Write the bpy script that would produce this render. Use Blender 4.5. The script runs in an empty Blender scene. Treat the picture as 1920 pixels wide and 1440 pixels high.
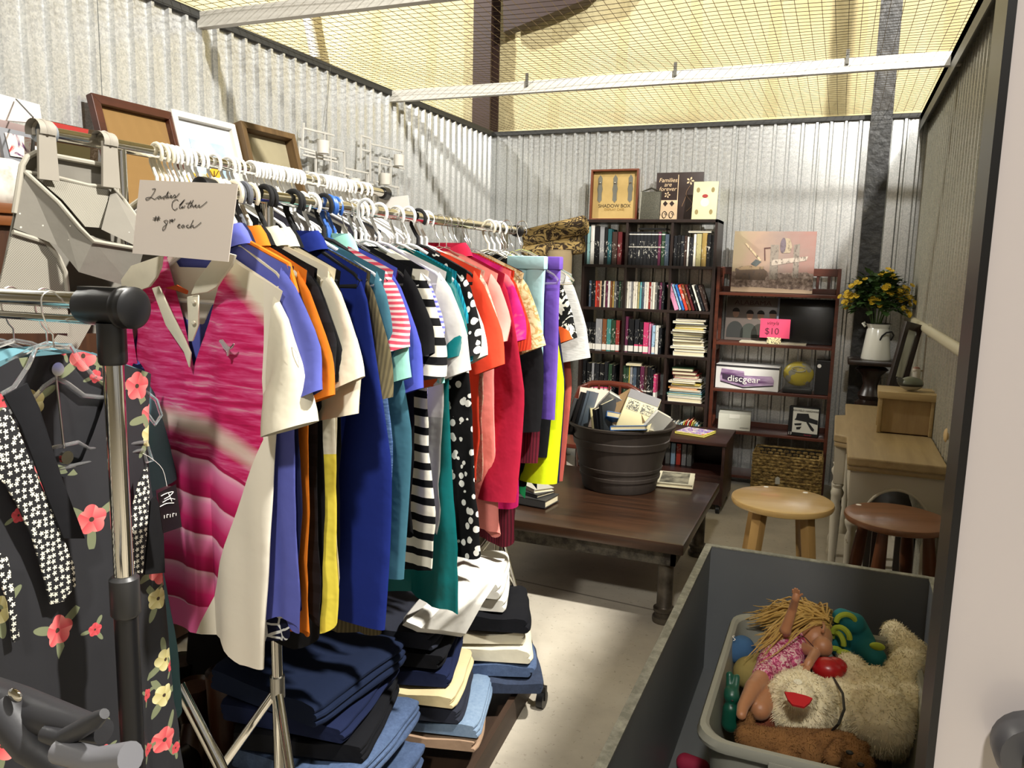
import bpy, bmesh, math, random
from mathutils import Vector, Matrix, noise as mn
PI = math.pi
random.seed(7)
scene = bpy.context.scene
COL = scene.collection

# ---------------------------------------------------------------- camera, exposure, sky, lamps
F_PX = 1484.2
yaw, pit, rol = [math.radians(a) for a in (-22.162, 8.402, 1.334)]
fw = Vector((math.sin(yaw)*math.cos(pit), math.cos(yaw)*math.cos(pit), -math.sin(pit)))
rt = Vector((math.cos(yaw), -math.sin(yaw), 0)); up = rt.cross(fw)
RT = rt*math.cos(rol)+up*math.sin(rol); UP = up*math.cos(rol)-rt*math.sin(rol)
EYE = Vector((0, 0, 1.5))
cam = bpy.data.cameras.new('camera'); cam_o = bpy.data.objects.new('camera', cam); COL.objects.link(cam_o)
cam.sensor_width = 36; cam.lens = F_PX/1920*36; cam.clip_start = .05; cam.clip_end = 60
m = Matrix((RT, UP, -fw)).transposed().to_4x4(); m.translation = EYE
cam_o.matrix_world = m
scene.camera = cam_o
scene.view_settings.view_transform = 'Standard'; scene.view_settings.look = 'None'
scene.view_settings.gamma = 1; scene.view_settings.use_curve_mapping = False
scene.view_settings.exposure = 0.0
w = bpy.data.worlds.new('world'); scene.world = w; w.use_nodes = True
w.node_tree.nodes['Background'].inputs[0].default_value = (1, .97, .92, 1)
w.node_tree.nodes['Background'].inputs[1].default_value = .40

def area(name, loc, target, size, power, color):
    l = bpy.data.lights.new(name, 'AREA'); l.shape = 'DISK'; l.size = size; l.energy = power; l.color = color
    o = bpy.data.objects.new(name, l); COL.objects.link(o); o.location = loc
    o.rotation_euler = (Vector(target)-Vector(loc)).to_track_quat('-Z', 'Y').to_euler()
    return o
area('bay_and_fill_lamp', (1.46, 1.7, 4.75), (-.9, 3.2, 0), .22, 640, (1, .965, .90))
area('bay_and_fill_lamp', (-5.5, 3.2, 5.2), (-4.0, 6.8, 2.6), .3, 330, (1, .965, .90))  # unseen fill lamp, added to brighten the foam wall
area('bay_and_fill_lamp', (.2, -2.2, 4.6), (-.3, 1.6, .9), .35, 175, (1, .965, .90))  # unseen fill lamp, added to brighten the door frame and the bin

def at(px, py, X=None, Y=None, Z=None):
    """the point of the place seen at a pixel of the 1920x1440 photograph, on the plane x=X, y=Y or z=Z"""
    d = RT*((px-960)/F_PX)+UP*((720-py)/F_PX)+fw
    t = X/d.x if X is not None else (Y/d.y if Y is not None else (Z-1.5)/d.z)
    return EYE+d*t

# ---------------------------------------------------------------- materials
def lin(h):
    if not isinstance(h, str): return (*h[:3], 1)
    v = [int(h[i:i+2], 16)/255 for i in (1, 3, 5)]
    return (*[x/12.92 if x <= .04045 else ((x+.055)/1.055)**2.4 for x in v], 1)

class G:
    """little wrapper to write node networks as expressions"""
    def __init__(s, nt): s.nt = nt
    def n(s, t, **kw):
        x = s.nt.nodes.new('ShaderNode'+t)
        for k, v in kw.items(): setattr(x, k, v)
        return x
    def put(s, sock, v):
        if isinstance(v, (bpy.types.NodeSocket,)): s.nt.links.new(v, sock)
        elif isinstance(v, str): sock.default_value = lin(v)
        else: sock.default_value = v
    def m(s, op, a, b=0.0, c=0.0):
        x = s.n('Math', operation=op)
        s.put(x.inputs[0], a); s.put(x.inputs[1], b); s.put(x.inputs[2], c)
        return x.outputs[0]
    def xyz(s):
        c = s.n('TexCoord').outputs['Object']; sp = s.n('SeparateXYZ'); s.nt.links.new(c, sp.inputs[0])
        return c, sp.outputs[0], sp.outputs[1], sp.outputs[2]
    def scale(s, v, sc):
        x = s.n('Mapping'); s.put(x.inputs[0], v); x.inputs['Scale'].default_value = sc; return x.outputs[0]
    def noise(s, sc, v=None, det=2, rough=.5, dist=0):
        x = s.n('TexNoise'); x.inputs['Scale'].default_value = sc; x.inputs['Detail'].default_value = det
        x.inputs['Roughness'].default_value = rough; x.inputs['Distortion'].default_value = dist
        s.put(x.inputs['Vector'], v if v is not None else s.xyz()[0]); return x.outputs['Fac']
    def vor(s, sc, v=None, out='Distance', rnd=1.0, feat='F1'):
        x = s.n('TexVoronoi', feature=feat); x.inputs['Scale'].default_value = sc; x.inputs['Randomness'].default_value = rnd
        s.put(x.inputs['Vector'], v if v is not None else s.xyz()[0]); return x.outputs[out]
    def mix(s, f, a, b):
        x = s.n('Mix', data_type='RGBA'); s.put(x.inputs[0], f)
        for i, v in ((6, a), (7, b)):
            s.put(x.inputs[i], v if isinstance(v, (str, bpy.types.NodeSocket)) else (*v[:3], 1))
        return x.outputs[2]
    def ramp(s, f, stops, interp='LINEAR'):
        x = s.n('ValToRGB'); r = x.color_ramp; r.interpolation = interp
        while len(r.elements) < len(stops): r.elements.new(.5)
        for e, (p, c) in zip(r.elements, stops): e.position = p; e.color = lin(c)
        s.put(x.inputs[0], f); return x.outputs[0]
    def gt(s, a, b): return s.m('GREATER_THAN', a, b)
    def lt(s, a, b): return s.m('LESS_THAN', a, b)
    def mul(s, a, b): return s.m('MULTIPLY', a, b)
    def add(s, a, b): return s.m('ADD', a, b)
    def band(s, x, period, duty, off=0.0):
        return s.lt(s.m('FRACT', s.m('MULTIPLY_ADD', x, 1/period, off+50)), duty)

def mat(name, col=None, rough=.6, metal=0.0, fn=None, bump=None, spec=.5, trans=0, alpha=1, sheen=0, emit=None, coat=0, ior=None):
    M = bpy.data.materials.new(name); M.use_nodes = True; nt = M.node_tree
    b = nt.nodes['Principled BSDF']; g = G(nt)
    g.put(b.inputs['Roughness'], rough); g.put(b.inputs['Metallic'], metal)
    b.inputs['Specular IOR Level'].default_value = spec
    if trans: b.inputs['Transmission Weight'].default_value = trans
    if ior: b.inputs['IOR'].default_value = ior
    if sheen: b.inputs['Sheen Weight'].default_value = sheen
    if coat: b.inputs['Coat Weight'].default_value = coat; b.inputs['Coat Roughness'].default_value = .1
    if alpha < 1: b.inputs['Alpha'].default_value = alpha
    c = fn(g) if fn else col
    g.put(b.inputs['Base Color'], c if not isinstance(c, tuple) else (*c[:3], 1))
    if bump:
        sc, st, *r = bump
        bn = g.n('Bump'); bn.inputs['Strength'].default_value = st; bn.inputs['Distance'].default_value = r[0] if r else .002
        v = g.xyz()[0]
        if len(r) > 1: v = g.scale(v, r[1])
        g.put(bn.inputs['Height'], g.noise(sc, v, 3)); g.put(b.inputs['Normal'], bn.outputs[0])
    return M

_mc = {}
def plain(h, rough=.6, **kw):
    k = (h, rough, tuple(sorted((a, str(b)) for a, b in kw.items())))
    if k not in _mc: _mc[k] = mat('plain '+h, h, rough, **kw)
    return _mc[k]
def cloth(h, kind='plain', h2=None, **kw):
    """fabric of one colour with a light variation, folds in the bump"""
    k = ('cloth', h, kind, h2)
    if k in _mc: return _mc[k]
    def f(g):
        v, x, y, z = g.xyz()
        base = lin(h)
        if kind == 'plain':
            return g.mix(g.noise(35, v, 3), base, tuple(c*.86 for c in base[:3]))
        return PAT[kind](g, v, x, y, z, h, h2)
    _mc[k] = mat('fabric '+kind+' '+h, None, .9 if kind != 'satin' else .35, fn=f, bump=(14, .35, .01), spec=.2)
    return _mc[k]

def p_hstripe(per, duty):
    def f(g, v, x, y, z, a, b): return g.mix(g.band(g.add(z, g.mul(g.noise(5, v), .012)), per, duty), a, b)
    return f
def p_spots(sc, r, thr=0.0):
    def f(g, v, x, y, z, a, b):
        w_ = g.scale(v, (1, .3, .8))
        d = g.vor(sc, w_); k = g.lt(g.add(d, g.mul(g.noise(60, v), .25)), r)
        return g.mix(k, a, b)
    return f
def p_heather(g, v, x, y, z, a, b):
    n = g.noise(60, g.scale(v, (.6, .6, 5)), 4, .7); return g.ramp(n, [(.4, a), (.6, b)])
def p_net(g, v, x, y, z, a, b):
    d = g.vor(38, v, feat='DISTANCE_TO_EDGE'); c = g.mix(g.lt(d, .07), a, b)
    return g.mix(g.lt(g.vor(16, v), .13), c, '#c0392b')
def p_print(g, v, x, y, z, a, b):
    n = g.noise(22, v, 4, .6, 1.5); return g.ramp(n, [(.42, a), (.5, b), (.58, a)])
def p_tie(g, v, x, y, z, a, b):
    n = g.noise(6, v, 3, .6, 1.0); return g.ramp(n, [(.35, a), (.55, b), (.7, '#f2706a')])
def p_vstripe(g, v, x, y, z, a, b): return g.mix(g.band(g.add(x, g.mul(y, 1.0)), .012, .45), a, b)
def p_rib(g, v, x, y, z, a, b): return g.mix(g.band(x, .009, .5), a, b)
def p_block(g, v, x, y, z, a, b):
    c = g.mix(g.lt(z, -.55), a, b); return c
def p_lower(cut):
    def f(g, v, x, y, z, a, b): return g.mix(g.lt(g.add(z, g.mul(g.noise(3, v), .02)), cut), a, b)
    return f
def p_graphic(g, v, x, y, z, a, b):
    n = g.noise(26, v, 2, .5, 2.0); c = g.ramp(n, [(.44, a), (.47, b)], 'CONSTANT')
    return g.mix(g.gt(g.noise(9, v), .58), c, '#e8622a')
PAT = {'hstripe': p_hstripe(.043, .42), 'thinstripe': p_hstripe(.012, .45), 'spots': p_spots(50, .5), 'heather': p_heather,
       'net': p_net, 'print': p_print, 'tie': p_tie, 'vstripe': p_vstripe, 'rib': p_rib, 'block': p_lower(-.62), 'low': p_lower(-.5),
       'graphic': p_graphic, 'satin': lambda g, v, x, y, z, a, b: g.mix(g.noise(9, v), a, b)}

def wood(name, a, b, axis='x', rough=.45, sc=14, coat=0):
    s_ = {'x': (.12, 1.6, 1.6), 'y': (1.6, .12, 1.6), 'z': (1.6, 1.6, .12)}[axis]
    def f(g):
        v, x, y, z = g.xyz(); n = g.noise(sc, g.scale(v, s_), 5, .6, .6); return g.ramp(n, [(.3, a), (.7, b)])
    return mat(name, None, rough, fn=f, bump=(sc*2, .15, .002, s_), coat=coat)

M_ = {}
M_['chrome'] = mat('chrome', '#d9d6ce', .12, 1.0)
M_['steel'] = mat('brushed steel', '#b9b7b0', .3, 1.0)
M_['blackplastic'] = mat('black plastic', '#121214', .38)
M_['white'] = mat('white plastic', '#e9e8e4', .35)
M_['ivory'] = mat('ivory plastic', '#d8d0ba', .4)
M_['greyplastic'] = mat('grey plastic', '#7c8288', .45)
M_['blueplastic'] = mat('blue plastic', '#2f5fae', .4)
M_['velvet'] = mat('black velvet', '#0c0c0e', .9)
M_['greyvelvet'] = mat('grey velvet', '#5a5c62', .9)
M_['clear'] = mat('clear plastic', '#ffffff', .06, trans=.92, ior=1.35)
M_['wire'] = mat('hanger wire', '#d4d2cc', .25, .9)
M_['paper'] = mat('paper', '#d6cbc1', .85)
M_['whitepaper'] = mat('white paper', '#e9e6df', .8)
M_['pages'] = mat('book pages', None, .9, fn=lambda g: g.mix(g.band(g.xyz()[3], .0016, .5), '#e9dfc0', '#c9bd98'))
M_['ink'] = mat('black ink', '#141210', .6)
M_['glass'] = mat('picture glass', '#ffffff', .04, trans=1.0, ior=1.2)

# ---------------------------------------------------------------- mesh helpers
class MB:
    def __init__(s): s.v = []; s.f = []; s.mi = []
    def add(s, vs, fs, k=0):
        o = len(s.v); s.v += [tuple(p) for p in vs]; s.f += [tuple(i+o for i in f) for f in fs]; s.mi += [k]*len(fs); return s
    def box(s, x0, x1, y0, y1, z0, z1, k=0, M=None):
        vs = [Vector((x, y, z)) for z in (z0, z1) for y in (y0, y1) for x in (x0, x1)]
        if M: vs = [M @ p for p in vs]
        return s.add(vs, [(0, 2, 3, 1), (4, 5, 7, 6), (0, 1, 5, 4), (2, 6, 7, 3), (0, 4, 6, 2), (1, 3, 7, 5)], k)
    def loft(s, rings, closed=True, caps=True, k=0):
        n = len(rings[0]); vs = [p for r in rings for p in r]; fs = []
        for i in range(len(rings)-1):
            for j in range(n if closed else n-1):
                a = i*n+j; b = i*n+(j+1) % n; fs.append((a, b, b+n, a+n))
        if caps and closed: fs += [tuple(range(n))[::-1], tuple((len(rings)-1)*n+j for j in range(n))]
        return s.add(vs, fs, k)
    def tube(s, pts, r, seg=8, cap=True, k=0):
        pts = [Vector(p) for p in pts]; rr = r if isinstance(r, (list, tuple)) else [r]*len(pts); rings = []; nrm = None
        for i, p in enumerate(pts):
            t = (pts[min(i+1, len(pts)-1)]-pts[max(i-1, 0)])
            if t.length < 1e-9: t = Vector((0, 0, 1))
            t.normalize()
            if nrm is None: nrm = t.orthogonal().normalized()
            nrm = (nrm-t*nrm.dot(t))
            if nrm.length < 1e-6: nrm = t.orthogonal()
            nrm.normalize(); bn = t.cross(nrm)
            rings.append([p+(nrm*math.cos(a)+bn*math.sin(a))*rr[i] for a in (2*PI*j/seg for j in range(seg))])
        return s.loft(rings, True, cap, k)
    def lathe(s, prof, seg=32, c=(0, 0, 0), k=0, ax='z'):
        rings = []
        for r, z in prof:
            rg = []
            for j in range(seg):
                a = 2*PI*j/seg; p = (r*math.cos(a), r*math.sin(a), z)
                if ax == 'x': p = (p[2], p[0], p[1])
                if ax == 'y': p = (p[0], p[2], p[1])
                rg.append((p[0]+c[0], p[1]+c[1], p[2]+c[2]))
            rings.append(rg)
        return s.loft(rings, True, True, k)
    def prism(s, poly, n0, k=0):
        """poly: list of Vectors (front face), n0: Vector thickness"""
        a = [Vector(p) for p in poly]; b = [p+Vector(n0) for p in a]; n = len(a)
        return s.add(a+b, [tuple(range(n)), tuple(range(2*n-1, n-1, -1))]+[(i, i+n, (i+1) % n+n, (i+1) % n) for i in range(n)], k)
    def ball(s, c, r, seg=16, ring=10, M=None, k=0):
        r = r if isinstance(r, (tuple, list)) else (r, r, r); rings = []
        for i in range(1, ring):
            th = PI*i/ring
            rings.append([Vector((r[0]*math.sin(th)*math.cos(a), r[1]*math.sin(th)*math.sin(a), r[2]*math.cos(th))) for a in (2*PI*j/seg for j in range(seg))])
        if M: rings = [[M @ p for p in g] for g in rings]
        rings = [[p+Vector(c) for p in g] for g in rings]
        return s.loft(rings[::-1], True, True, k)
    def build(s, name, mats, parent=None, smooth=True, bev=0, loc=None, rot=None):
        me = bpy.data.meshes.new(name); me.from_pydata(s.v, [], s.f)
        for mm in (mats if isinstance(mats, (list, tuple)) else [mats]): me.materials.append(mm)
        me.polygons.foreach_set('material_index', s.mi)
        bm = bmesh.new(); bm.from_mesh(me); bmesh.ops.recalc_face_normals(bm, faces=bm.faces)
        if bev: bmesh.ops.bevel(bm, geom=[e for e in bm.edges if len(e.link_faces) == 2 and e.calc_face_angle(0) > .6], offset=bev, segments=2, affect='EDGES', profile=.6)
        if smooth:
            for e in bm.edges: e.smooth = not (len(e.link_faces) == 2 and e.calc_face_angle(0) > .7)
            for f in bm.faces: f.smooth = True
        bm.to_mesh(me); bm.free()
        o = bpy.data.objects.new(name, me); COL.objects.link(o)
        if parent: o.parent = parent
        if loc is not None: o.location = loc
        if rot is not None: o.rotation_euler = rot
        return o

def tag(o, label, cat, group=None):
    if len(label.replace('-', ' ').split()) > 16: print('LONG', label)
    o['label'] = label; o['category'] = cat
    if group: o['group'] = group
    return o
def thing(name, label, cat, loc=(0, 0, 0), rot=(0, 0, 0), group=None):
    o = bpy.data.objects.new(name, None); COL.objects.link(o); o.empty_display_size = .05
    o.location = loc; o.rotation_euler = rot; return tag(o, label, cat, group)
def solo(mb, name, mats, label, cat, loc=(0, 0, 0), rot=(0, 0, 0), group=None, smooth=True, bev=0):
    return tag(mb.build(name, mats, None, smooth, bev, loc, rot), label, cat, group)
def struct(mb, name, mats, smooth=True):
    o = mb.build(name, mats, None, smooth); o['kind'] = 'structure'; return o
def dup(root, loc, rot, label, group=None):
    r = root.copy(); COL.objects.link(r); r.location = loc; r.rotation_euler = rot; tag(r, label, root['category'], group)
    for ch in root.children:
        c = ch.copy(); COL.objects.link(c); c.parent = r
        for gch in ch.children:
            d = gch.copy(); COL.objects.link(d); d.parent = c
    return r
def poly_px(pts, **kw): return [at(x, y, **kw) for x, y in pts]
def strokes(lines, r, fn, name, m_, parent):
    """thin raised pen lines; fn maps 2D to a point"""
    mb = MB()
    for l in lines:
        pts = [fn(*p) for p in l]
        if len(pts) > 2:   # smooth (Catmull-Rom)
            q = []
            for i in range(len(pts)-1):
                p0, p1, p2, p3 = pts[max(i-1, 0)], pts[i], pts[i+1], pts[min(i+2, len(pts)-1)]
                for t in (0, .33, .66): q.append(.5*((2*p1)+(p2-p0)*t+(2*p0-5*p1+4*p2-p3)*t*t+(3*p1-p0-3*p2+p3)*t**3))
            pts = q+[pts[-1]]
        mb.tube(pts, r, 4)
    return mb.build(name, m_, parent)
def text(s_, size, M, m_, parent, name='lettering', ext=.0005, shear=0, align='CENTER', sx=1):
    cu = bpy.data.curves.new('t', 'FONT'); cu.body = s_; cu.size = size; cu.extrude = ext; cu.align_x = align; cu.align_y = 'CENTER'; cu.shear = shear
    o = bpy.data.objects.new('t', cu); COL.objects.link(o); bpy.context.view_layer.update()
    me = bpy.data.meshes.new_from_object(o.evaluated_get(bpy.context.evaluated_depsgraph_get()))
    bpy.data.objects.remove(o); me.name = name
    me.transform(M @ Matrix.Diagonal((sx, 1, 1, 1))); me.materials.clear(); me.materials.append(m_)
    r = bpy.data.objects.new(name, me); COL.objects.link(r)
    if parent: r.parent = parent
    return r
def facing(loc, rx=90, rz=0): return Matrix.Translation(loc) @ Matrix.Rotation(math.radians(rz), 4, 'Z') @ Matrix.Rotation(math.radians(rx), 4, 'X')

# ---------------------------------------------------------------- the unit: walls, floor, net, beams
def corrugated(a, b, length, H, nrm):
    """ribbed sheet from point a along unit b, ribs towards nrm"""
    mb = MB(); P = .0915; pr = [(0, 0), (.050, 0), (.058, .019), (.0735, .019), (.0815, 0)]
    pts = []; n = int(length/P)+1
    for i in range(n):
        for j, (t, d) in enumerate(pr):
            s_ = i*P+t
            if i % 6 == 3 and j == 0: pts += [(s_-.003, 0), (s_-.002, -.012), (s_+.002, -.012), (s_+.003, 0)]
            elif s_ <= length: pts.append((s_, d))
    pts.append((length, 0))
    a = Vector(a); b = Vector(b); nrm = Vector(nrm)
    lo = [a+b*s_+nrm*d for s_, d in pts]; hi = [p+Vector((0, 0, H)) for p in lo]; m_ = [p+Vector((0, 0, H*.5)) for p in lo]
    mb.loft([lo, m_, hi], False, False)
    off = -nrm*.04
    c0, c1 = a+off, a+b*length+off
    mb.add([c0, c1, c1+Vector((0, 0, H)), c0+Vector((0, 0, H))], [(0, 1, 2, 3)])
    return mb
def galv(name, a, b, metal, rough=.34):
    def f(g):
        v, x, y, z = g.xyz(); c = g.vor(170, v, 'Color'); sp = g.n('SeparateXYZ'); g.put(sp.inputs[0], c)
        k = g.add(g.mul(sp.outputs[0], .6), g.mul(g.noise(4, g.scale(v, (1, 1, .2)), 4), .5)); return g.ramp(k, [(.1, a), (.9, b)])
    return mat(name, None, rough, metal, fn=f, bump=(160, .08, .0007))
galvM = galv('galvanised sheet', '#b9bbbd', '#e2e3df', .6, .24)
shadedM = galv('galvanised sheet, dull', '#9c9c90', '#b9b7a8', .45)  # same sheet in a darker tone, the wall's shade put into its colour
H_W = 2.555
struct(corrugated((-2.67, .4, 0), (0, 1, 0), 5.6, H_W, (1, 0, 0)), 'wall_left', galvM, False)
struct(corrugated((-2.67, 6.0, 0), (1, 0, 0), 3.14, H_W, (0, -1, 0)), 'wall_back', galvM, False)
struct(corrugated((.47, 1.25, 0), (0, 1, 0), 4.75, H_W-.01, (-1, 0, 0)), 'wall_right', shadedM, False)
def f_floor(g):
    v, x, y, z = g.xyz(); n = g.noise(2.2, v, 6, .6); sp = g.noise(45, v, 4, .7)
    c = g.ramp(n, [(.3, '#9f9789'), (.55, '#b7af9f'), (.75, '#c2bcae')])
    c = g.mix(g.mul(g.gt(sp, .63), .45), c, '#77705f')
    return g.mix(g.mul(g.lt(g.m('ABSOLUTE', g.m('SUBTRACT', y, g.m('MULTIPLY_ADD', x, -.08, 3.30))), .006), .7), c, '#4d483e')
struct(MB().box(-12, 6, -6, 7, -.05, 0), 'floor', mat('concrete', None, .6, fn=f_floor, bump=(60, .15, .002)))
def f_foam(g):
    v, x, y, z = g.xyz(); n = g.noise(3, g.scale(v, (1, 1, .35)), 5, .6); c = g.ramp(n, [(.3, '#cfc193'), (.6, '#dbcfa4'), (.8, '#e3dab6')])
    return g.mix(g.mul(g.band(g.add(x, g.mul(n, .12)), .61, .16), .35), c, '#bfae7c')
foam = MB(); NX, NZ = 150, 60; gr = []
for i in range(NX+1):
    xx = -12+18*i/NX; col_ = []
    for k in range(NZ+1):
        zz = 1.8+3.6*k/NZ
        bulge = .03*abs(math.sin(xx*PI/.61))+.02*mn.noise(Vector((xx*3, 0, zz*2.5)))+.012*mn.noise(Vector((xx*11, 3, zz*9)))
        col_.append((xx, 6.85-bulge, zz))
    gr.append(col_)
foam.loft(gr, False, False)
struct(foam, 'wall_foam', mat('sprayed foam', None, .85, fn=f_foam, bump=(18, .8, .02)))
struct(MB().box(-12, 6, -6, 7.4, 5.4, 5.5), 'ceiling', plain('#a3986f', .9))
struct(MB().box(-12, 6, 7.2, 7.3, 0, 5.4), 'wall_shell', plain('#a3986f', .9))
struct(MB().box(-12, 6, -6.1, -6, 0, 5.4), 'wall_front', plain('#a29a88', .9))
# dark steel columns and haunch of the building frame
rust = mat('primer red steel', None, .6, fn=lambda g: g.mix(g.noise(3, None, 4), '#3a211b', '#241512'))
blk = mat('black coated steel', None, .45, fn=lambda g: g.ramp(g.noise(7, None, 5, .7), [(.45, '#0f0f0e'), (.62, '#2a2925'), (.8, '#6b6555')]), bump=(20, .5, .01))
cb = MB(); cb.box(-3.14, -2.97, 6.62, 6.64, 1.5, 5.4).box(-3.062, -3.048, 6.64, 6.82, 1.5, 5.4).box(-3.14, -2.97, 6.8, 6.82, 1.5, 5.4)
struct(cb, 'trim_column', rust, False)
a0, a1, a2 = at(944, 60, Y=6.6), at(1100, -2, Y=6.6), at(942, -60, Y=6.6)
h = MB().prism([a0, a1, a1+Vector((.3, 0, .25)), a2], (0, .12, 0))
struct(h, 'trim_haunch', rust, False)
cb = MB(); cb.box(.105, .235, 5.86, 5.875, 0, 5.4).box(.163, .177, 5.875, 5.97, 0, 5.4)
struct(cb, 'trim_post', blk, False)
# foam plastered above the opening, beams, top angles
whiteM = mat('white painted steel', '#c9c6bd', .45)
for n_, (yb, zb) in enumerate(((2.84, 2.53), (4.44, 2.53))):
    struct(MB().box(-2.66, .45, yb-.02, yb+.02, zb-.035, zb+.03), 'trim_%d' % (n_+1), whiteM, False)
struct(MB().box(.405, .46, 1.3, 5.98, 2.50, 2.55).box(.405, .41, 1.3, 5.98, 2.44, 2.55), 'trim_3', mat('angle iron', '#5d5c55', .5, .3), False)
struct(MB().box(-2.665, -2.645, .4, 5.99, 2.53, 2.565), 'trim_4', plain('#2c2c2a'), False)
struct(MB().box(-2.66, .45, 5.972, 5.99, 2.53, 2.56), 'trim_5', plain('#2c2c2a'), False)
rl = MB().tube([(.445, 1.3, 1.225), (.445, 5.97, 1.225)], .024, 10).box(.44, .47, 4.6, 4.62, 1.19, 1.26)
struct(rl, 'trim_6', mat('cream painted conduit', '#b5ae94', .45))
# netting over the unit
net = MB(); r_ = .0014
def sag(x, y): return 2.575+.012*math.sin(x*5+1)*math.sin(y*3.1)-.03*math.sin(PI*((y-2.84) % 1.6)/1.6)*math.sin(PI*(x+2.66)/3.11)
for i in range(63):
    x = -2.66+i*.0502; net.tube([(x, .5+j*.25, sag(x, .5+j*.25)) for j in range(23)], r_, 3, False)
for j in range(110):
    y = .5+j*.05; net.tube([(-2.66+i*.26, y, sag(-2.66+i*.26, y)) for i in range(13)], r_, 3, False)
o = struct(net, 'ceiling_netting', plain('#4a3a22'))
for x in (-1.75, -.9, -.05):
    struct(MB().box(x-.008, x+.008, 4.41, 4.42, 2.53, 2.6), 'trim_clip', plain('#55534c'), False)
# pipe on the foam wall
p0, p1 = at(568, -10, Y=6.7), at(592, 110, Y=6.7)
solo(MB().tube([p0, p1], .05, 10), 'duct_pipe', whiteM, 'pale pipe on the foam wall beyond the top of the corrugated wall', 'pipe')
# door jamb beside the camera
jm = MB().box(.127, .9, .86, .93, 0, 3.0)
dj = struct(jm, 'door_1', mat('white gloss door frame', '#cbc3c2', .25, coat=.4), False)
struct(MB().box(.119, .1265, .855, .93, 0, 3.0), 'door_gasket', M_['blackplastic'], False)
kn = MB().lathe([(0, -.05), (.012, -.05), (.012, -.03), (.03, -.03), (.034, -.02), (.034, 0), (.028, .006), (0, .007)][::-1], 24, ax='y')
solo(kn, 'door_knob', mat('dark knob', '#4a4a4e', .4), 'dark round knob at the lower edge of the white door frame', 'door knob', loc=at(1932, 1395, Y=.84))
# ---------------------------------------------------------------- garment racks
def castor(mb, p, r=.03):
    mb.lathe([(.006, -.012), (r, -.012), (r, .012), (.006, .012)], 16, (p[0], p[1], r), ax='x')
    mb.box(p[0]-.016, p[0]+.016, p[1]-.008, p[1]+.008, r, r*2+.02)
def rack_along_y(name, label, X, Y0, Y1, Z, poles, legsdx, cap):
    t = thing(name, label, 'clothes rack', (X, (Y0+Y1)/2, 0))
    c = (Y0+Y1)/2
    MB().tube([(0, Y0-c, Z), (0, Y1-c, Z)], .0145, 16).build('rod', M_['chrome'], t)
    for y in poles:
        MB().tube([(0, y-c, .06), (0, y-c, Z)], .0125, 16).build('pole', M_['chrome'], t)
        for s_ in legsdx:
            MB().tube([(0, y-c, .55), (s_[0], y-c+s_[1], .07)], .0105, 12).build('leg', M_['chrome'], t)
            cm = MB(); castor(cm, (s_[0], y-c+s_[1])); cm.build('castor', M_['blackplastic'], t)
        MB().tube([(0, y-c, .53), (0, y-c, .58)], .0165, 14).build('collar', M_['steel'], t)
    for y, m_ in ((Y0, cap[0]), (Y1, cap[1])):
        d = -1 if y == Y0 else 1
        MB().tube([(0, y-c-.02*d, Z), (0, y-c+.004*d, Z), (0, y-c+.012*d, Z), (0, y-c+.014*d, Z)], [.02, .022, .021, .016], 20).build('end_cap', m_, t)
    return t
rack_along_y('garment_rack', 'long chrome clothes rack packed with colourful tops, legs standing beside folded jeans', -1.1, 1.17, 2.72, 1.63, (1.345, 2.6), ((.26, -.2), (-.3, -.12)), (M_['blackplastic'], M_['blackplastic']))
rack_along_y('garment_rack', 'taller chrome clothes rack beside the corrugated wall, full of white hangers', -1.5, 1.16, 2.46, 1.745, (1.345, 2.36), ((.3, -.1), (-.3, -.1)), (M_['greyplastic'], M_['blackplastic']))
# front rack, running away to the side, black T joint at its end
t = thing('garment_rack', 'chrome and black double bar rack holding the floral dress, closest to the camera', 'clothes rack', (-1.04, .9, 0))
MB().tube([(-1.3, 0, 1.437), (0, 0, 1.432)], .0135, 16).build('rod', M_['chrome'], t)
MB().tube([(-1.3, -.002, 1.407), (0, -.002, 1.402)], .007, 12).build('rod', M_['chrome'], t)
MB().tube([(0, 0, .98), (0, 0, 1.36)], .0155, 20).build('pole', M_['chrome'], t)
MB().tube([(0, 0, .2), (0, 0, .95)], .0185, 20).build('pole_sleeve', M_['blackplastic'], t)
MB().tube([(0, 0, .92), (0, 0, .925), (0, 0, .985), (0, 0, .99)], [.019, .023, .023, .018], 24).build('clamp', mat('charcoal plastic', '#2b2b2c', .4), t)
tj = MB().tube([(0, 0, 1.335), (0, 0, 1.34), (0, 0, 1.40)], [.019, .0215, .0215], 24)
tj.tube([(-.062, 0, 1.425), (-.055, 0, 1.425), (-.02, 0, 1.425), (.03, 0, 1.425)], [.019, .027, .03, .027], 24)
tj.box(-.055, .03, -.012, .012, 1.44, 1.455)
tj.build('joint', M_['blackplastic'], t)
MB().tube([(.028, 0, 1.425), (.03, 0, 1.425), (.034, 0, 1.425), (.042, 0, 1.425), (.05, 0, 1.425), (.054, 0, 1.425)], [.026, .033, .031, .0325, .032, .026], 28).build('end_cap', M_['blackplastic'], t)
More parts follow.
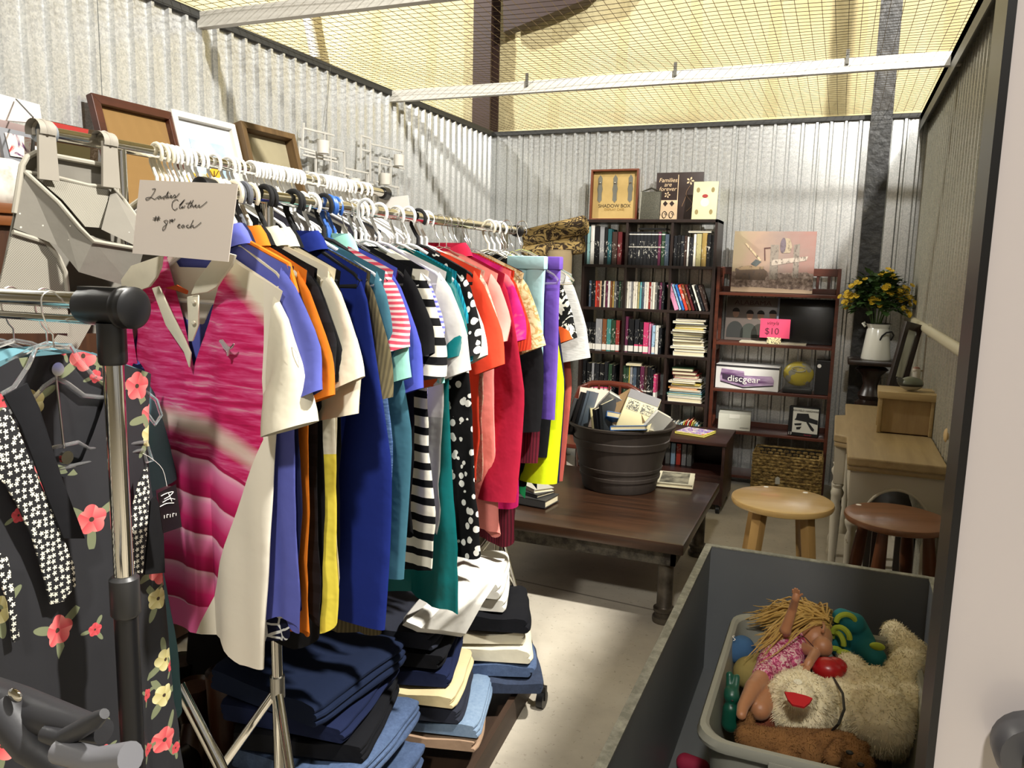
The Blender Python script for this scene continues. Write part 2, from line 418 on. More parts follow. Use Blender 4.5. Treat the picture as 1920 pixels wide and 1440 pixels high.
# folding brace at the foot of the front rack
t = thing('folding_brace', 'grey black plastic folding joint with a silver rivet in front of the dark floral dress', 'rack joint', at(100, 1385, Y=.62))
o0 = at(100, 1385, Y=.62)
def br(pts, r, w=1.0): return [at(x, y, Y=yy)-o0 for x, y, yy in pts], r
gp = mat('worn grey plastic', '#2c2c2f', .5, bump=(60, .2, .002))
MB().tube(br([(-20, 1300, .64), (30, 1325, .63), (110, 1350, .62), (195, 1372, .62)], 0)[0], [.022, .026, .021, .014], 16).build('arm', gp, t)
MB().tube(br([(-5, 1318, .6), (60, 1400, .61), (130, 1450, .62)], 0)[0], [.024, .022, .016], 16).build('arm', gp, t)
MB().tube(br([(85, 1375, .6), (120, 1385, .6), (180, 1350, .59), (196, 1338, .59)], 0)[0], [.010, .012, .01, .006], 12).build('arm', gp, t)
MB().tube(br([(110, 1408, .59), (180, 1425, .59), (245, 1420, .59)], 0)[0], [.014, .014, .017], 14).build('arm', mat('light grey plastic', '#6a6a6e', .45), t)
MB().ball(at(28, 1304, Y=.6)-o0, (.012, .004, .009)).build('rivet', M_['chrome'], t)
# bent chrome tubes below the dress
p = [at(335, 1285, Y=1.22), at(410, 1430, Y=1.22), at(470, 1560, Y=1.22)]
solo(MB().tube([q-p[0] for q in p], .0135, 14), 'rack_leg_tube', M_['chrome'], 'slanted chrome tube leading from the floral dress down towards the boots', 'rack leg', loc=p[0])

# ---------------------------------------------------------------- hangers (made once per kind, then copied)
def hook(r, loopr=.022, down=.075, seg=8, h=.0):
    pts = []
    for i in range(13):
        a = math.radians(-40+i*17.5); pts.append((loopr*math.cos(a), 0, loopr*math.sin(a)-.003+h))
    pts += [(-loopr*.95, 0, -.02), (-.008, 0, -.045), (0, 0, -.055), (0, 0, -down)]
    return pts
def make_hanger(kind, label, loc=(0, 0, -5)):
    t = thing('hanger', label, 'hanger')
    m_, r = {'white': (M_['white'], .0042), 'ivory': (M_['ivory'], .0045), 'black': (M_['velvet'], .005), 'grey': (M_['greyvelvet'], .0055), 'blue': (M_['blueplastic'], .0042),
             'wire': (M_['wire'], .0014), 'clear': (M_['clear'], .004), 'tall': (M_['white'], .0042)}[kind]
    hr = r if kind not in ('clear',) else .0015
    lr = .024 if kind not in ('wire', 'clear') else .019
    MB().tube(hook(hr, lr), hr, 8).build('hook', M_['wire'] if kind == 'clear' else m_, t)
    sh = [(0, 0, -.075), (.03, 0, -.082), (.10, 0, -.115), (.17, 0, -.150), (.187, 0, -.166), (.182, 0, -.176), (.1, 0, -.18), (-.1, 0, -.18), (-.182, 0, -.176), (-.187, 0, -.166), (-.17, 0, -.150), (-.10, 0, -.115), (-.03, 0, -.082), (0, 0, -.075)]
    MB().tube(sh, r, 6, False).build('shoulder_bar', m_, t)
    return t
HK = {}
def hanger(kind, loc, rz, label, group=None):
    if kind not in HK:
        t = make_hanger(kind, label); HK[kind] = t; t.location = loc; t.rotation_euler = (0, 0, rz); tag(t, label, 'hanger', group); return t
    return dup(HK[kind], loc, (0, 0, rz), label, group)

# ---------------------------------------------------------------- garments
def sgn(v, e): return math.copysign(abs(v)**e, v)
def ztop(x, neck=.06, slope=.40, z0=-.088): return z0-slope*max(0, abs(x)-neck)
def body_mesh(hw=.2, hem=.19, L=.78, th=.011, amp=.008, ph=0.0, neck=.065, dip=.05, NU=44, NV=20, cup=.0, vneck=0):
    rings = []
    for k in range(NV+1):
        v = k/NV; rg = []
        wv = hw-.012*math.sin(min(1, v/.28)*PI) if v < .28 else hw+(hem-hw)*((v-.28)/.72)**1.2
        for j in range(NU):
            a = 2*PI*j/NU; cx = sgn(math.cos(a), .75); x = wv*cx; front = math.sin(a) < 0
            zt = ztop(hw*cx)
            if front and abs(hw*cx) < neck+.015: zt -= (dip+vneck)*(1-(abs(hw*cx)/(neck+.015))**2)*(1 if not vneck else 1)
            zb = -L+.006*math.sin(7*x/hw+ph)+.02*(abs(x)/hw)**2*0
            vv = v**1.0; z = zt*(1-vv)+zb*vv
            t_ = th*(.35+.65*min(1, v*3))
            y = t_*math.sin(a)+amp*(v**.8)*math.sin(9*x/hw*.8+ph)+amp*.6*v*math.sin(19*x/hw+ph*2+v*2)
            y += .35*amp*mn.noise(Vector((x*14, ph, z*9)))
            x += .016*v*mn.noise(Vector((z*5, ph*3, cx)))+.008*v*mn.noise(Vector((z*14, ph, cx*2)))
            rg.append((x, y-cup*(abs(x)/hw)**2, z+.012*v*math.sin(3*a+ph)))
        rings.append(rg)
    return MB().loft(rings, True, False)
def sleeve_mesh(s, hw=.2, L=.22, w0=.085, w1=.07, ang=18, th=.013, ph=0.0, back=0.0, bend=0.0, shirt=True):
    """s=+1/-1 side; tube of cloth leaving the shoulder end"""
    a0 = math.radians(ang); rings = []; n = 8 if L < .35 else 16
    top = Vector((hw-.008, 0, ztop(hw))); pit = Vector((hw-.028, 0, ztop(hw)-.19))
    for k in range(n+1):
        v = k/n
        an = a0*(1-v*.5) if L > .35 else a0
        d = Vector((math.sin(an), 0, -math.cos(an)))
        c = (top+pit)/2 + d*(L*v)*(1.0) + Vector((.0, back*v*v-bend*math.sin(v*PI), .04*(1-v)*0))
        half0 = (top-pit)/2
        nrm = Vector((math.cos(an), 0, math.sin(an)))
        hv = half0*(1-min(1, v*2.2)) + nrm*((w0+(w1-w0)*v)*min(1, v*2.2))
        if v == 0: c = c-Vector((.012, 0, 0))
        rg = []
        for j in range(18):
            u = 2*PI*j/18
            p = c+hv*math.cos(u)+Vector((0, (th*(.5+.9*v))*math.sin(u)+.004*math.sin(6*v+ph+2*math.cos(u)), 0))
            rg.append((p.x*s, p.y, p.z))
        rings.append(rg)
    return MB().loft(rings, True, False)
def collar_mesh(rx=.066, h=.026, th=.012, z0=-.088, out=.02):
    rings = []
    for (dr, dz, dt) in ((0, -.012, 0), (.002, h*.5, .003), (.006, h, .006), (out, h*.4, .012), (out+.012, -.012, .016)):
        rg = []
        for j in range(26):
            a = 2*PI*j/26+PI/2+.25; a = -PI/2+.3+(2*PI-.6)*j/25
            x = (rx+dr)*math.cos(a); y = (th+dt)*math.sin(a); zz = z0+dz-(.03 if math.sin(a) < 0 else 0)*(-math.sin(a))*(1-abs(math.cos(a)))
            rg.append((x, y, zz))
        rings.append(rg)
    return MB().loft(rings, False, False)
def garment(name, label, cat, loc, rz, body, sleeve=None, smat=None, L=.78, hw=.2, hem=.19, slen=0, sang=18, sw=(.085, .07), collar=None, amp=.008, th=.011, group=None, back=0, dip=.05, neck=.065, tilt=0, vneck=0, bend=0):
    ph = random.random()*6
    t = thing(name, label, cat, loc, (0, tilt, rz), group)
    body_mesh(hw, hem, L, th, amp, ph, neck, dip, vneck=vneck).build('body', body, t)
    if slen:
        if slen < .36: slen *= .6; sw = (sw[0]*.72, sw[1]*.74)
        for s in (1, -1): sleeve_mesh(s, hw, slen, sw[0], sw[1], sang, th+.003, ph, back, bend).build('sleeve', smat or body, t)
    if collar: collar_mesh().build('collar', collar, t)
    return t
ROD = -1.1
def yB(px, py=560): return at(px, py, X=-.89).y+.03
# px of the far shoulder in the photograph, name, label, category, fabric, options, hanger kind
C = cloth
GB = [
 (566, 'polo_shirt', 'periwinkle blue polo shirt with a small white ranch emblem on its sleeve', 'shirt', C('#5f66b8'), dict(slen=.25, sang=22, collar=C('#5f66b8'), L=.83, sw=(.095, .085)), 'ivory'),
 (573, 'polo_shirt', 'navy polo shirt with orange piping running down its shoulder', 'shirt', C('#14193a'), dict(slen=.22, sang=20, L=.80, collar=C('#14193a')), 'white'),
 (584, 'sleeveless_top', 'navy top with a white netted pattern and red dots', 'top', C('#12152c', 'net', '#dcdcd8'), dict(L=.87, hem=.19, hw=.17), 'white'),
 (590, 'polo_shirt', 'orange polo shirt between navy and black shirts', 'shirt', C('#d9771f'), dict(slen=.25, sang=20, L=.86, collar=C('#d9771f')), 'ivory'),
 (603, 't_shirt', 'plain black shirt behind the orange polo', 'shirt', C('#101012'), dict(slen=.22, L=.90, collar=C('#101012')), 'grey'),
 (612, 't_shirt', 'black shirt with white edge bars showing above the yellow hem', 'shirt', C('#16161a', 'hstripe', '#101012'), dict(L=.84, slen=.2), 'grey'),
 (622, 'blouse', 'cream blouse with a bright yellow lower half', 'blouse', C('#ded7c0', 'low', '#e2cf4a'), dict(slen=.24, sang=24, L=.87, sw=(.1, .09), collar=C('#d8d1bb')), 'ivory'),
 (640, 'blouse', 'cream short sleeved blouse with the lowest hanging crumpled sleeve', 'blouse', C('#d6ceb8'), dict(slen=.32, sang=14, L=.82, sw=(.1, .085), collar=C('#d6ceb8')), 'black'),
 (655, 'jacket', 'black jacket with an upright collar beside the royal blue blouse', 'jacket', C('#0d0d10'), dict(slen=.3, sang=8, L=.80, collar=C('#0d0d10')), 'black'),
 (692, 'blouse', 'large royal blue long sleeved blouse', 'blouse', C('#182977'), dict(slen=.66, sang=3, L=.80, sw=(.085, .07), hw=.205, amp=.012, collar=C('#182977')), 'black'),
 (704, 'cardigan', 'olive brown ribbed cardigan with an open front edge', 'cardigan', C('#5f563d', 'rib', '#4a4330'), dict(slen=.3, sang=16, L=.95, hem=.25), 'black'),
 (716, 'sweater', 'blue space dyed long sleeved sweater', 'sweater', C('#3a5788', 'heather', '#6f8dbb'), dict(slen=.62, sang=4, L=.9, sw=(.08, .06)), 'white'),
 (728, 'sweater', 'dusty teal sweater behind the space dyed one', 'sweater', C('#3f6c7c'), dict(slen=.58, sang=4, L=.92), 'white'),
 (738, 'sleeveless_top', 'coral top with fine white stripes', 'top', C('#e2566a', 'thinstripe', '#f0d8d4'), dict(slen=.14, L=.72), 'black'),
 (748, 'polo_shirt', 'mint green short sleeved shirt', 'shirt', C('#8fc9b9'), dict(slen=.25, sang=22, L=.72, collar=C('#8fc9b9')), 'blue'),
 (757, 'blouse', 'blue violet short sleeved shirt under the mint one', 'shirt', C('#4b54b4'), dict(slen=.31, sang=18, L=.72), 'blue'),
 (770, 'blouse', 'plum purple short sleeved blouse', 'blouse', C('#51173f'), dict(slen=.23, sang=18, L=.74), 'blue'),
 (786, 't_shirt', 'black short sleeved shirt beside the striped dress', 'shirt', C('#111113'), dict(slen=.2, sang=22, L=.78), 'clear'),
 (790, 'striped_dress', 'cream dress with bold black horizontal stripes', 'dress', C('#e4dfce', 'hstripe', '#101012'), dict(L=.86, slen=.26, sang=12, hw=.19, hem=.23, th=.018, ox=.03), 'white'),
 (800, 'blouse', 'white blouse with yellow and aqua patches', 'blouse', C('#e6e2d4', 'graphic', '#8fd0c4'), dict(slen=.3, sang=20, L=.74), 'white'),
 (812, 't_shirt', 'white tee with a yellow and black banded sleeve', 'shirt', C('#e9e5d8'), dict(slen=.28, sang=24, L=.7, smat=C('#e9e5d8', 'block', '#e3bf35')), 'white'),
 (824, 't_shirt', 'lilac top striped in white and purple', 'top', C('#c2b6e4', 'thinstripe', '#6166bd'), dict(slen=.2, sang=18, L=.80), 'wire'),
 (834, 'polo_shirt', 'grey and white sports polo with a pink band near its hem', 'shirt', C('#c9c7bf', 'low', '#a3a49c'), dict(slen=.28, sang=22, L=.80), 'white'),
 (850, 'satin_dress', 'long deep teal satin dress', 'dress', C('#0d6b6b', 'satin', '#0a5557'), dict(slen=.2, L=1.02, hem=.25, th=.018, ox=.01), 'wire'),
 (868, 'knit_top', 'turquoise ribbed knit top', 'top', C('#1c96ac', 'rib', '#0f7389'), dict(slen=.25, sang=20, L=.76), 'white'),
 (874, 'print_dress', 'black dress with white blossom shaped spots', 'dress', C('#0f0f10', 'spots', '#e9e7df'), dict(slen=.22, sang=16, L=.90, th=.02, hem=.25, ox=.03), 'white'),
 (886, 't_shirt', 'white short sleeved blouse next to the coral red shirt', 'blouse', C('#e8e4d8'), dict(slen=.27, sang=26, L=.72, sw=(.1, .1)), 'clear'),
 (900, 't_shirt', 'coral red short sleeved shirt', 'shirt', C('#e0462c'), dict(slen=.3, sang=22, L=.74), 'black'),
 (913, 't_shirt', 'black short sleeved shirt behind the coral red one', 'shirt', C('#151517'), dict(slen=.3, sang=20, L=.84), 'white'),
 (922, 'blouse', 'pale peach blouse with faded pink flowers', 'blouse', C('#e6c7ae', 'print', '#dd8f86'), dict(slen=.2, sang=16, L=.76), 'white'),
 (932, 'tunic', 'salmon pink tunic with a plain wide hem', 'tunic', C('#ee8f84'), dict(slen=.18, L=.90, hem=.25, th=.02, ox=.02), 'wire'),
 (948, 'jacket', 'crimson red long sleeved jacket', 'jacket', C('#b01c3a'), dict(slen=.56, sang=8, L=.74, hw=.215, collar=C('#b01c3a'), sw=(.09, .065)), 'wire'),
 (956, 'tunic', 'pink and magenta tie dyed tunic', 'tunic', C('#d9276f', 'tie', '#b81565'), dict(L=.86, hem=.24, th=.018, slen=.2), 'wire'),
 (966, 'blouse', 'red orange lace blouse', 'blouse', C('#cf3a1f', 'rib', '#a32a16'), dict(slen=.25, sang=14, L=.78), 'wire'),
 (978, 'blouse', 'beige blouse speckled in gold and brown', 'blouse', C('#d9c79a', 'print', '#a98549'), dict(slen=.25, sang=24, L=.74), 'clear'),
 (986, 'sweater', 'burgundy knitted sweater dress reaching lowest of the far garments', 'sweater', C('#5d1524', 'rib', '#3f0d18'), dict(slen=.5, sang=6, L=1.02, hem=.19), 'clear'),
 (992, 't_shirt', 'black top behind the burgundy knit', 'top', C('#121214'), dict(slen=.4, L=.84), 'clear'),
 (1012, 'coat', 'black coat with gold buttons down its edge', 'coat', C('#0e0e10'), dict(slen=.5, sang=4, L=.86, th=.016), 'ivory'),
 (1024, 'sweatshirt', 'neon yellow long sleeved top', 'top', C('#d4e312'), dict(slen=.6, sang=5, L=.84, th=.02, ox=.015, sw=(.09, .075)), 'white'),
 (1032, 't_shirt', 'emerald green top edged by the neon yellow one', 'top', C('#12703f'), dict(slen=.2, L=.92, hem=.13, hw=.17), 'white'),
 (1040, 'cardigan', 'navy blue long sleeved cardigan', 'cardigan', C('#1a1f3e'), dict(slen=.62, sang=5, L=.88), 'wire'),
 (1050, 't_shirt', 'tee printed in black, white and orange', 'shirt', C('#e3ded0', 'graphic', '#141414'), dict(slen=.26, sang=22, L=.7, ox=.01), 'wire'),
 (1056, 't_shirt', 'heather grey tee with a low loose sleeve', 'shirt', C('#a9a8a4', 'heather', '#bdbcb8'), dict(slen=.35, sang=15, L=.78, ox=.04, sw=(.08, .09)), 'wire'),
 (1062, 'sweatshirt', 'dusty rust long sleeved top, the last on the rack', 'top', C('#b5574b'), dict(slen=.64, sang=6, L=.8, hw=.2), 'wire'),
]
for i, (px, nm, lab, cat, m_, kw, hk) in enumerate(GB):
    y = yB(px); kw = dict(kw); rz = math.radians(-8+random.uniform(-5, 5)); loc = (ROD+random.uniform(-.015, .015)+kw.pop('ox', 0), y, 1.63); kw.setdefault('th', .009)
    g = garment(nm, lab, cat, loc, rz, m_, back=random.uniform(-.05, -.01), tilt=random.uniform(-.03, .03), **kw)
    hanger(hk, loc, rz, {'white': 'white plastic', 'ivory': 'ivory plastic', 'black': 'black velvet', 'grey': 'grey velvet', 'blue': 'blue plastic', 'wire': 'silver wire', 'clear': 'clear plastic'}[hk]+' hanger holding the '+' '.join(lab.split()[:9]))
    if 'emblem' in lab:
        o = Vector(loc)
        lg = thing; R_ = [(.0, .0), (.018, .0), (.03, -.018), (.03, -.045), (.012, -.062), (-.006, -.055)]
        q0 = Vector((.212, -.03, -.29))
        strokes([[(0, 0), (.016, .006), (.03, -.006), (.032, -.032), (.018, -.05), (0, -.058)], [(.002, -.018), (.012, -.014), (.012, -.024), (.004, -.026), (.016, -.036)]], .0009, lambda a, b: q0+Vector((a, 0, b)), 'emblem', M_['whitepaper'], g)
        text('RANCH', .019, facing(q0+Vector((.018, -.002, -.078))), M_['whitepaper'], g)
    if 'piping' in lab:
        MB().tube([(x, -.008, ztop(x)+.003) for x in (.08, .12, .16, .195)]+[(.212, -.004, -.2), (.236, -.004, -.29), (.25, -.006, -.36)], .005, 8).build('piping', C('#e0781e'), g)
    if 'pink band' in lab:
        pass
    if 'gold buttons' in lab:
        for b in range(3): MB().ball((.15, -.02, -.45-.11*b), (.011, .004, .011), 12, 6).build('button', mat('gold', '#c79a3c', .3, 1), g)
# trousers folded over clear hangers
def trousers(px, label, m_, kind='clear', L=.80):
    y = yB(px); loc = (ROD+(.15 if 'lavender' in label else .115), y-.03, 1.63); t = thing('trousers', label, 'trousers', loc, (0, 0, -.2))
    for dx in (0.0, .062):
        rings = []
        for k in range(13):
            v = k/12; w_ = .036-.003*v
            rings.append([(dx+.05+w_*sgn(math.cos(a), .7), .009*math.sin(a)+.003*math.sin(9*v+dx*40), -.11-L*v) for a in (2*PI*j/16 for j in range(16))])
        MB().loft(rings).build('leg', m_, t)
    MB().box(.012, .15, -.012, .012, -.135, -.095).build('waistband', m_, t, bev=.004)
    hanger(kind, loc, -.12, 'clear plastic clip hanger holding the '+label.split(' with ')[0])
trousers(999, 'pale aqua trousers hanging by the waist', C('#a9cfd3'), L=.50)
trousers(1008, 'lavender purple trousers hanging by the waist', C('#7455b8'), L=.50)

# ---------------------------------------------------------------- the pink and white polo shirt at the front
def f_polo(g):
    v, x, y, z = g.xyz()
    st = g.noise(9, g.scale(v, (.8, .8, 9)), 4, .6, .3)
    pink = g.ramp(st, [(.3, '#a81049'), (.45, '#c41e5f'), (.58, '#d34f86'), (.72, '#dba7b4')])
    zz = g.add(z, g.add(g.mul(g.mul(x, x), .9), g.mul(x, .12)))
    w1 = g.m('ABSOLUTE', g.m('ADD', zz, .42)); pink = g.mix(g.m('SMOOTH_MIN', g.m('MAXIMUM', g.m('MULTIPLY_ADD', w1, -34, 1), 0), .8, .1), pink, '#ddd0c0')
    fr = g.m('FRACT', g.m('MULTIPLY_ADD', zz, 1/.078, 20.1))
    fr = g.m('FRACT', g.m('MULTIPLY_ADD', zz, 12.8, 20.17))
    bands = g.ramp(fr, [(0, '#a50f4a'), (.35, '#c92569'), (.8, '#e77fae'), (.97, '#eeb3c8'), (1, '#a50f4a')])
    c = g.mix(g.lt(zz, -.475), pink, bands)
    c = g.mix(g.lt(z, -.795), c, '#e8699f')
    top = g.add(z, g.mul(x, .75))   # white shoulder fading in
    k = g.m('MULTIPLY_ADD', g.add(top, g.mul(st, .03)), 26, 1.6); k = g.m('MINIMUM', g.m('MAXIMUM', k, 0), 1)
    k = g.mul(k, g.gt(x, .02)); c = g.mix(k, c, '#ddd6c2')
    xl = g.m('MINIMUM', g.m('MULTIPLY_ADD', z, .42, .385), .175)
    side = g.gt(x, xl)
    xl2 = g.m('MINIMUM', g.m('MULTIPLY_ADD', z, .42, .37), .6)
    side = g.m('MAXIMUM', g.gt(x, .19), g.mul(g.lt(z, -.4), g.gt(x, g.m('MULTIPLY_ADD', z, .47, .39))))
    c = g.mix(side, c, '#ded7c6')
    return g.mix(g.gt(y, .004), c, '#d9d2c3')
poloM = mat('pink ombre jersey', None, .8, fn=f_polo, bump=(11, .3, .01), spec=.25)
creamJ = C('#d9d2bd')
PL = Vector((-1.145, 1.195, 1.60)); PR = math.radians(-10)
pt = thing('polo_shirt', 'white polo shirt with a bright pink ombre front and banded hem, first on the rack', 'shirt', PL, (0, 0, PR))
def polo_body():
    rings = []; NU, NV = 64, 30; hw = .235
    for k in range(NV+1):
        v = k/NV; rg = []
        wv = hw-.03*math.sin(min(1, v/.25)*PI) if v < .25 else hw-.02-.045*((v-.25)/.75)
        for j in range(NU):
            a = 2*PI*j/NU; cx = sgn(math.cos(a), .8); x = wv*cx; front = math.sin(a) < 0; X0 = hw*cx
            zt = -.085-.42*max(0, abs(X0)-.075)
            if front and abs(X0) < .085: zt -= .22*(1-abs(X0)/.085)**.9
            elif abs(X0) < .085: zt -= .03
            L_ = .855+(.03 if x > .06 else 0)*min(1, (x-.06)*18 if x > .06 else 0)
            z = zt*(1-v)-L_*v
            y = .022*(.3+.7*min(1, v*3))*math.sin(a)+.012*v*math.sin(26*x+1.2)+.006*v*math.sin(60*x)+.004*mn.noise(Vector((x*9, 1, z*7)))
            if front: y -= .015*math.exp(-((x+.01)/.02)**2)*(1 if z < -.3 else 0)
            rg.append((x, y, z))
        rings.append(rg)
    return MB().loft(rings, True, False)
polo_body().build('body', poloM, pt)
sleeve_mesh(1, .235, .15, .056, .058, 20, .03, 1.0, -.02).build('sleeve', creamJ, pt)
sleeve_mesh(-1, .235, .15, .056, .058, 20, .03, 2.0, -.02).build('sleeve', poloM, pt)
# white tail piece that shows below the pink hem
def poloframe(x, y): return Matrix.Translation(PL) @ Matrix.Rotation(PR, 4, 'Z')
PI_ = (Matrix.Translation(PL) @ Matrix.Rotation(PR, 4, 'Z')).inverted()
def onpolo(pts, dy, th, name, m_):
    """outline traced on the shirt's own front plane"""
    nrm = (Matrix.Rotation(PR, 3, 'Z') @ Vector((0, -1, 0))); q = PL+nrm*dy; out = []
    for x, y in pts:
        d = RT*((x-960)/F_PX)+UP*((720-y)/F_PX)+fw; tt = (q-EYE).dot(nrm)/d.dot(nrm); out.append(PI_ @ (EYE+d*tt))
    return MB().prism(out, (0, th, 0)).build(name, m_, pt, bev=.002)
onpolo([(303, 478), (245, 498), (226, 525), (228, 540), (252, 548), (278, 538), (292, 520), (300, 500)], .040, .006, 'collar', creamJ)
onpolo([(404, 468), (440, 478), (432, 500), (415, 522), (405, 538), (388, 548), (357, 552), (366, 530), (384, 505), (396, 488)], .040, .006, 'collar', creamJ)
onpolo([(284, 540), (297, 536), (322, 590), (345, 635), (357, 662), (354, 690), (344, 660), (310, 610)], .034, .004, 'placket', creamJ)
onpolo([(350, 556), (371, 553), (371, 610), (360, 640), (352, 640), (352, 600)], .034, .004, 'placket', creamJ)
for q in ((361, 566), (361, 605)): onpolo([(q[0]+4*math.cos(a), q[1]+4*math.sin(a)) for a in (2*PI*j/10 for j in range(10))], .040, .003, 'button', M_['ivory'])
onpolo([(309, 540), (331, 534), (352, 545), (350, 552), (330, 545)], .030, .002, 'neck_label', C('#c4562a'))
# leaping cat mark in silver thread
onpolo([(411, 637), (416, 636), (420, 641), (426, 648), (431, 651), (436, 646), (437, 643), (439, 645), (436, 652), (429, 657), (428, 667), (425, 668), (425, 660), (418, 652), (414, 644), (410, 641)], .034, .002, 'emblem', mat('silver thread', '#c9b3b6', .35, .5))
# cream tails and the inner periwinkle shirt at the neck
hanger('white', PL, PR, 'white plastic hanger under the pink and white polo shirt')
# ---------------------------------------------------------------- paper price sign
c4 = poly_px([(262, 337), (446, 345), (428, 491), (248, 475)], Y=1.09)
sg = thing('price_sign', 'handwritten cardboard sign reading Ladies Clothes on the rack above the pink polo', 'sign', c4[0])
MB().prism([p-c4[0] for p in c4], (0, .0012, 0)).build('card', M_['paper'], sg)
def on_sign(x, y): return at(x/4, 150+y/4, Y=1.0885)-c4[0]
S = [
 [(1140, 820), (1165, 815), (1150, 850), (1120, 890), (1095, 900), (1095, 885), (1130, 880), (1160, 895), (1175, 880)],
 [(1200, 868), (1180, 880), (1190, 892), (1205, 870), (1205, 890), (1218, 878)], [(1240, 868), (1222, 880), (1230, 892), (1262, 835), (1245, 885), (1258, 880)],
 [(1262, 866), (1258, 884), (1270, 880)], [(1270, 850), (1273, 847)], [(1272, 880), (1288, 870), (1280, 864), (1274, 878), (1288, 884), (1298, 876)], [(1298, 876), (1310, 860), (1316, 876), (1304, 886), (1322, 876), (1345, 850)],
 [(1335, 905), (1322, 895), (1295, 915), (1290, 955), (1310, 975), (1330, 960)], [(1345, 940), (1385, 895), (1345, 950), (1352, 962), (1372, 945), (1362, 960), (1380, 955), (1386, 940)],
 [(1432, 905), (1405, 955), (1420, 955)], [(1392, 925), (1440, 920)], [(1450, 900), (1425, 955), (1445, 935), (1446, 955), (1460, 945)], [(1460, 948), (1472, 935), (1462, 942), (1472, 956), (1495, 935), (1490, 955), (1510, 948), (1552, 912)],
 [(1170, 1020), (1160, 1060)], [(1190, 1020), (1180, 1060)], [(1148, 1035), (1200, 1032)], [(1145, 1048), (1198, 1045)],
 [(1250, 1050), (1228, 1060), (1245, 1078), (1240, 1110), (1220, 1130), (1222, 1105), (1250, 1080), (1258, 1052)], [(1275, 1045), (1272, 1075)], [(1272, 1062), (1290, 1045), (1285, 1065)], [(1295, 1045), (1290, 1065), (1305, 1050), (1312, 1040)],
 [(1328, 1098), (1350, 1085), (1340, 1082), (1332, 1105), (1352, 1108)], [(1375, 1085), (1358, 1100), (1372, 1108), (1380, 1088), (1384, 1106)], [(1412, 1085), (1395, 1098), (1412, 1108), (1425, 1100)], [(1450, 1050), (1425, 1108), (1448, 1088), (1448, 1108), (1470, 1100), (1508, 1068)],
]
strokes(S, .00055, on_sign, 'lettering', M_['ink'], sg)
# ---------------------------------------------------------------- white hangers on the taller rack
def yA(px): return at(px, 300+.2*(px-295)*.9, X=-1.5).y
sp = [293, 303, 312, 321, 330, 340, 349, 358, 368, 378, 402, 428, 438, 447] + [470+i*6.5 for i in range(15)] + [586] + [603+i*6.0 for i in range(10)] + [668, 680, 688]
for i, px in enumerate(sp):
    kind = 'ivory' if i < 3 else 'white'
    hanger(kind, (-1.5, yA(px), 1.745), random.uniform(-.25, .02), ('ivory' if i < 3 else 'white')+' plastic hanger hooked on the taller chrome rack beside the wall', ('ivory' if i < 3 else 'white')+' hangers on the taller rack')
dull = [('#5c5650', 'grey brown'), ('#2a2b30', 'charcoal'), ('#7a7770', 'stone grey'), ('#1d1d20', 'black'), ('#8d8a80', 'pale grey'), ('#3c3a44', 'slate')]
for i in range(14):  # unseen garments, hung extra long to darken the floor below
    h_, nmc = dull[i % 6]
    garment('coat', nmc+' garment hanging on the taller rack, hidden behind the colourful tops', 'coat', (-1.5, yA(sp[2+i*2+(4 if i > 6 else 0)])+.012, 1.745), -.12, C(h_), L=1.15, hem=.24, slen=.5, sang=3, amp=.01, group=nmc+' garments on the taller rack')
# ---------------------------------------------------------------- floral dress, teal blouse and others on the front rack
def f_floral(g):
    v, x, y, z = g.xyz(); sc = 8.5
    cmb = g.n('CombineXYZ'); g.put(cmb.inputs[0], x); g.put(cmb.inputs[1], z)
    c = lin('#17181b'); col = g.mix(0.0, '#1b1b1f', '#1b1b1f')
    for (s_, thr, off, r0, cols) in ((9.5, .45, (3.1, 1.7), .026, ('#c9474e', '#e58a82')), (9.5, .72, (7.3, 5.2), .022, ('#b9ad70', '#ddd5a4')), (17, .74, (1.3, 9.2), .012, ('#b93a40', '#d0585d'))):
        mp = g.n('Mapping'); g.put(mp.inputs[0], cmb.outputs[0]); mp.inputs['Location'].default_value = (off[0]/10, off[1]/10, 0); u = mp.outputs[0]
        vo = g.n('TexVoronoi'); vo.voronoi_dimensions = '2D'; vo.inputs['Scale'].default_value = s_; vo.inputs['Randomness'].default_value = .75; g.put(vo.inputs['Vector'], u)
        d = g.n('VectorMath', operation='SUBTRACT'); g.put(d.inputs[0], u); g.put(d.inputs[1], vo.outputs['Position'])
        sp_ = g.n('SeparateXYZ'); g.put(sp_.inputs[0], d.outputs[0])
        sr = g.n('SeparateXYZ'); g.put(sr.inputs[0], vo.outputs['Color'])
        ang = g.m('ARCTAN2', sp_.outputs[1], sp_.outputs[0]); ln = g.n('VectorMath', operation='LENGTH'); g.put(ln.inputs[0], d.outputs[0]); r_ = ln.outputs['Value']
        pet = g.m('MULTIPLY_ADD', g.m('ABSOLUTE', g.m('SINE', g.m('MULTIPLY_ADD', ang, 2.5, g.mul(sr.outputs[1], 6)))), .2, .8)
        on = g.gt(sr.outputs[0], thr)
        # leaves: three narrow blades around the flower
        blade = g.m('POWER', g.m('ABSOLUTE', g.m('SINE', g.m('MULTIPLY_ADD', ang, 1.5, g.mul(sr.outputs[2], 5)))), 9)
        lf = g.mul(g.lt(r_, g.mul(blade, r0*2.1)), on); col = g.mix(lf, col, '#72785a')
        k = g.mul(g.lt(r_, g.mul(pet, r0)), on)
        shade = g.m('FRACT', g.m('MULTIPLY_ADD', ang, 5/6.283, 10)); pc = g.mix(g.mul(shade, g.m('MINIMUM', g.mul(r_, 1/r0), 1)), cols[0], cols[1])
        pc = g.mix(g.lt(r_, r0*.16), pc, '#3b2a1c'); col = g.mix(k, col, pc)
    return col
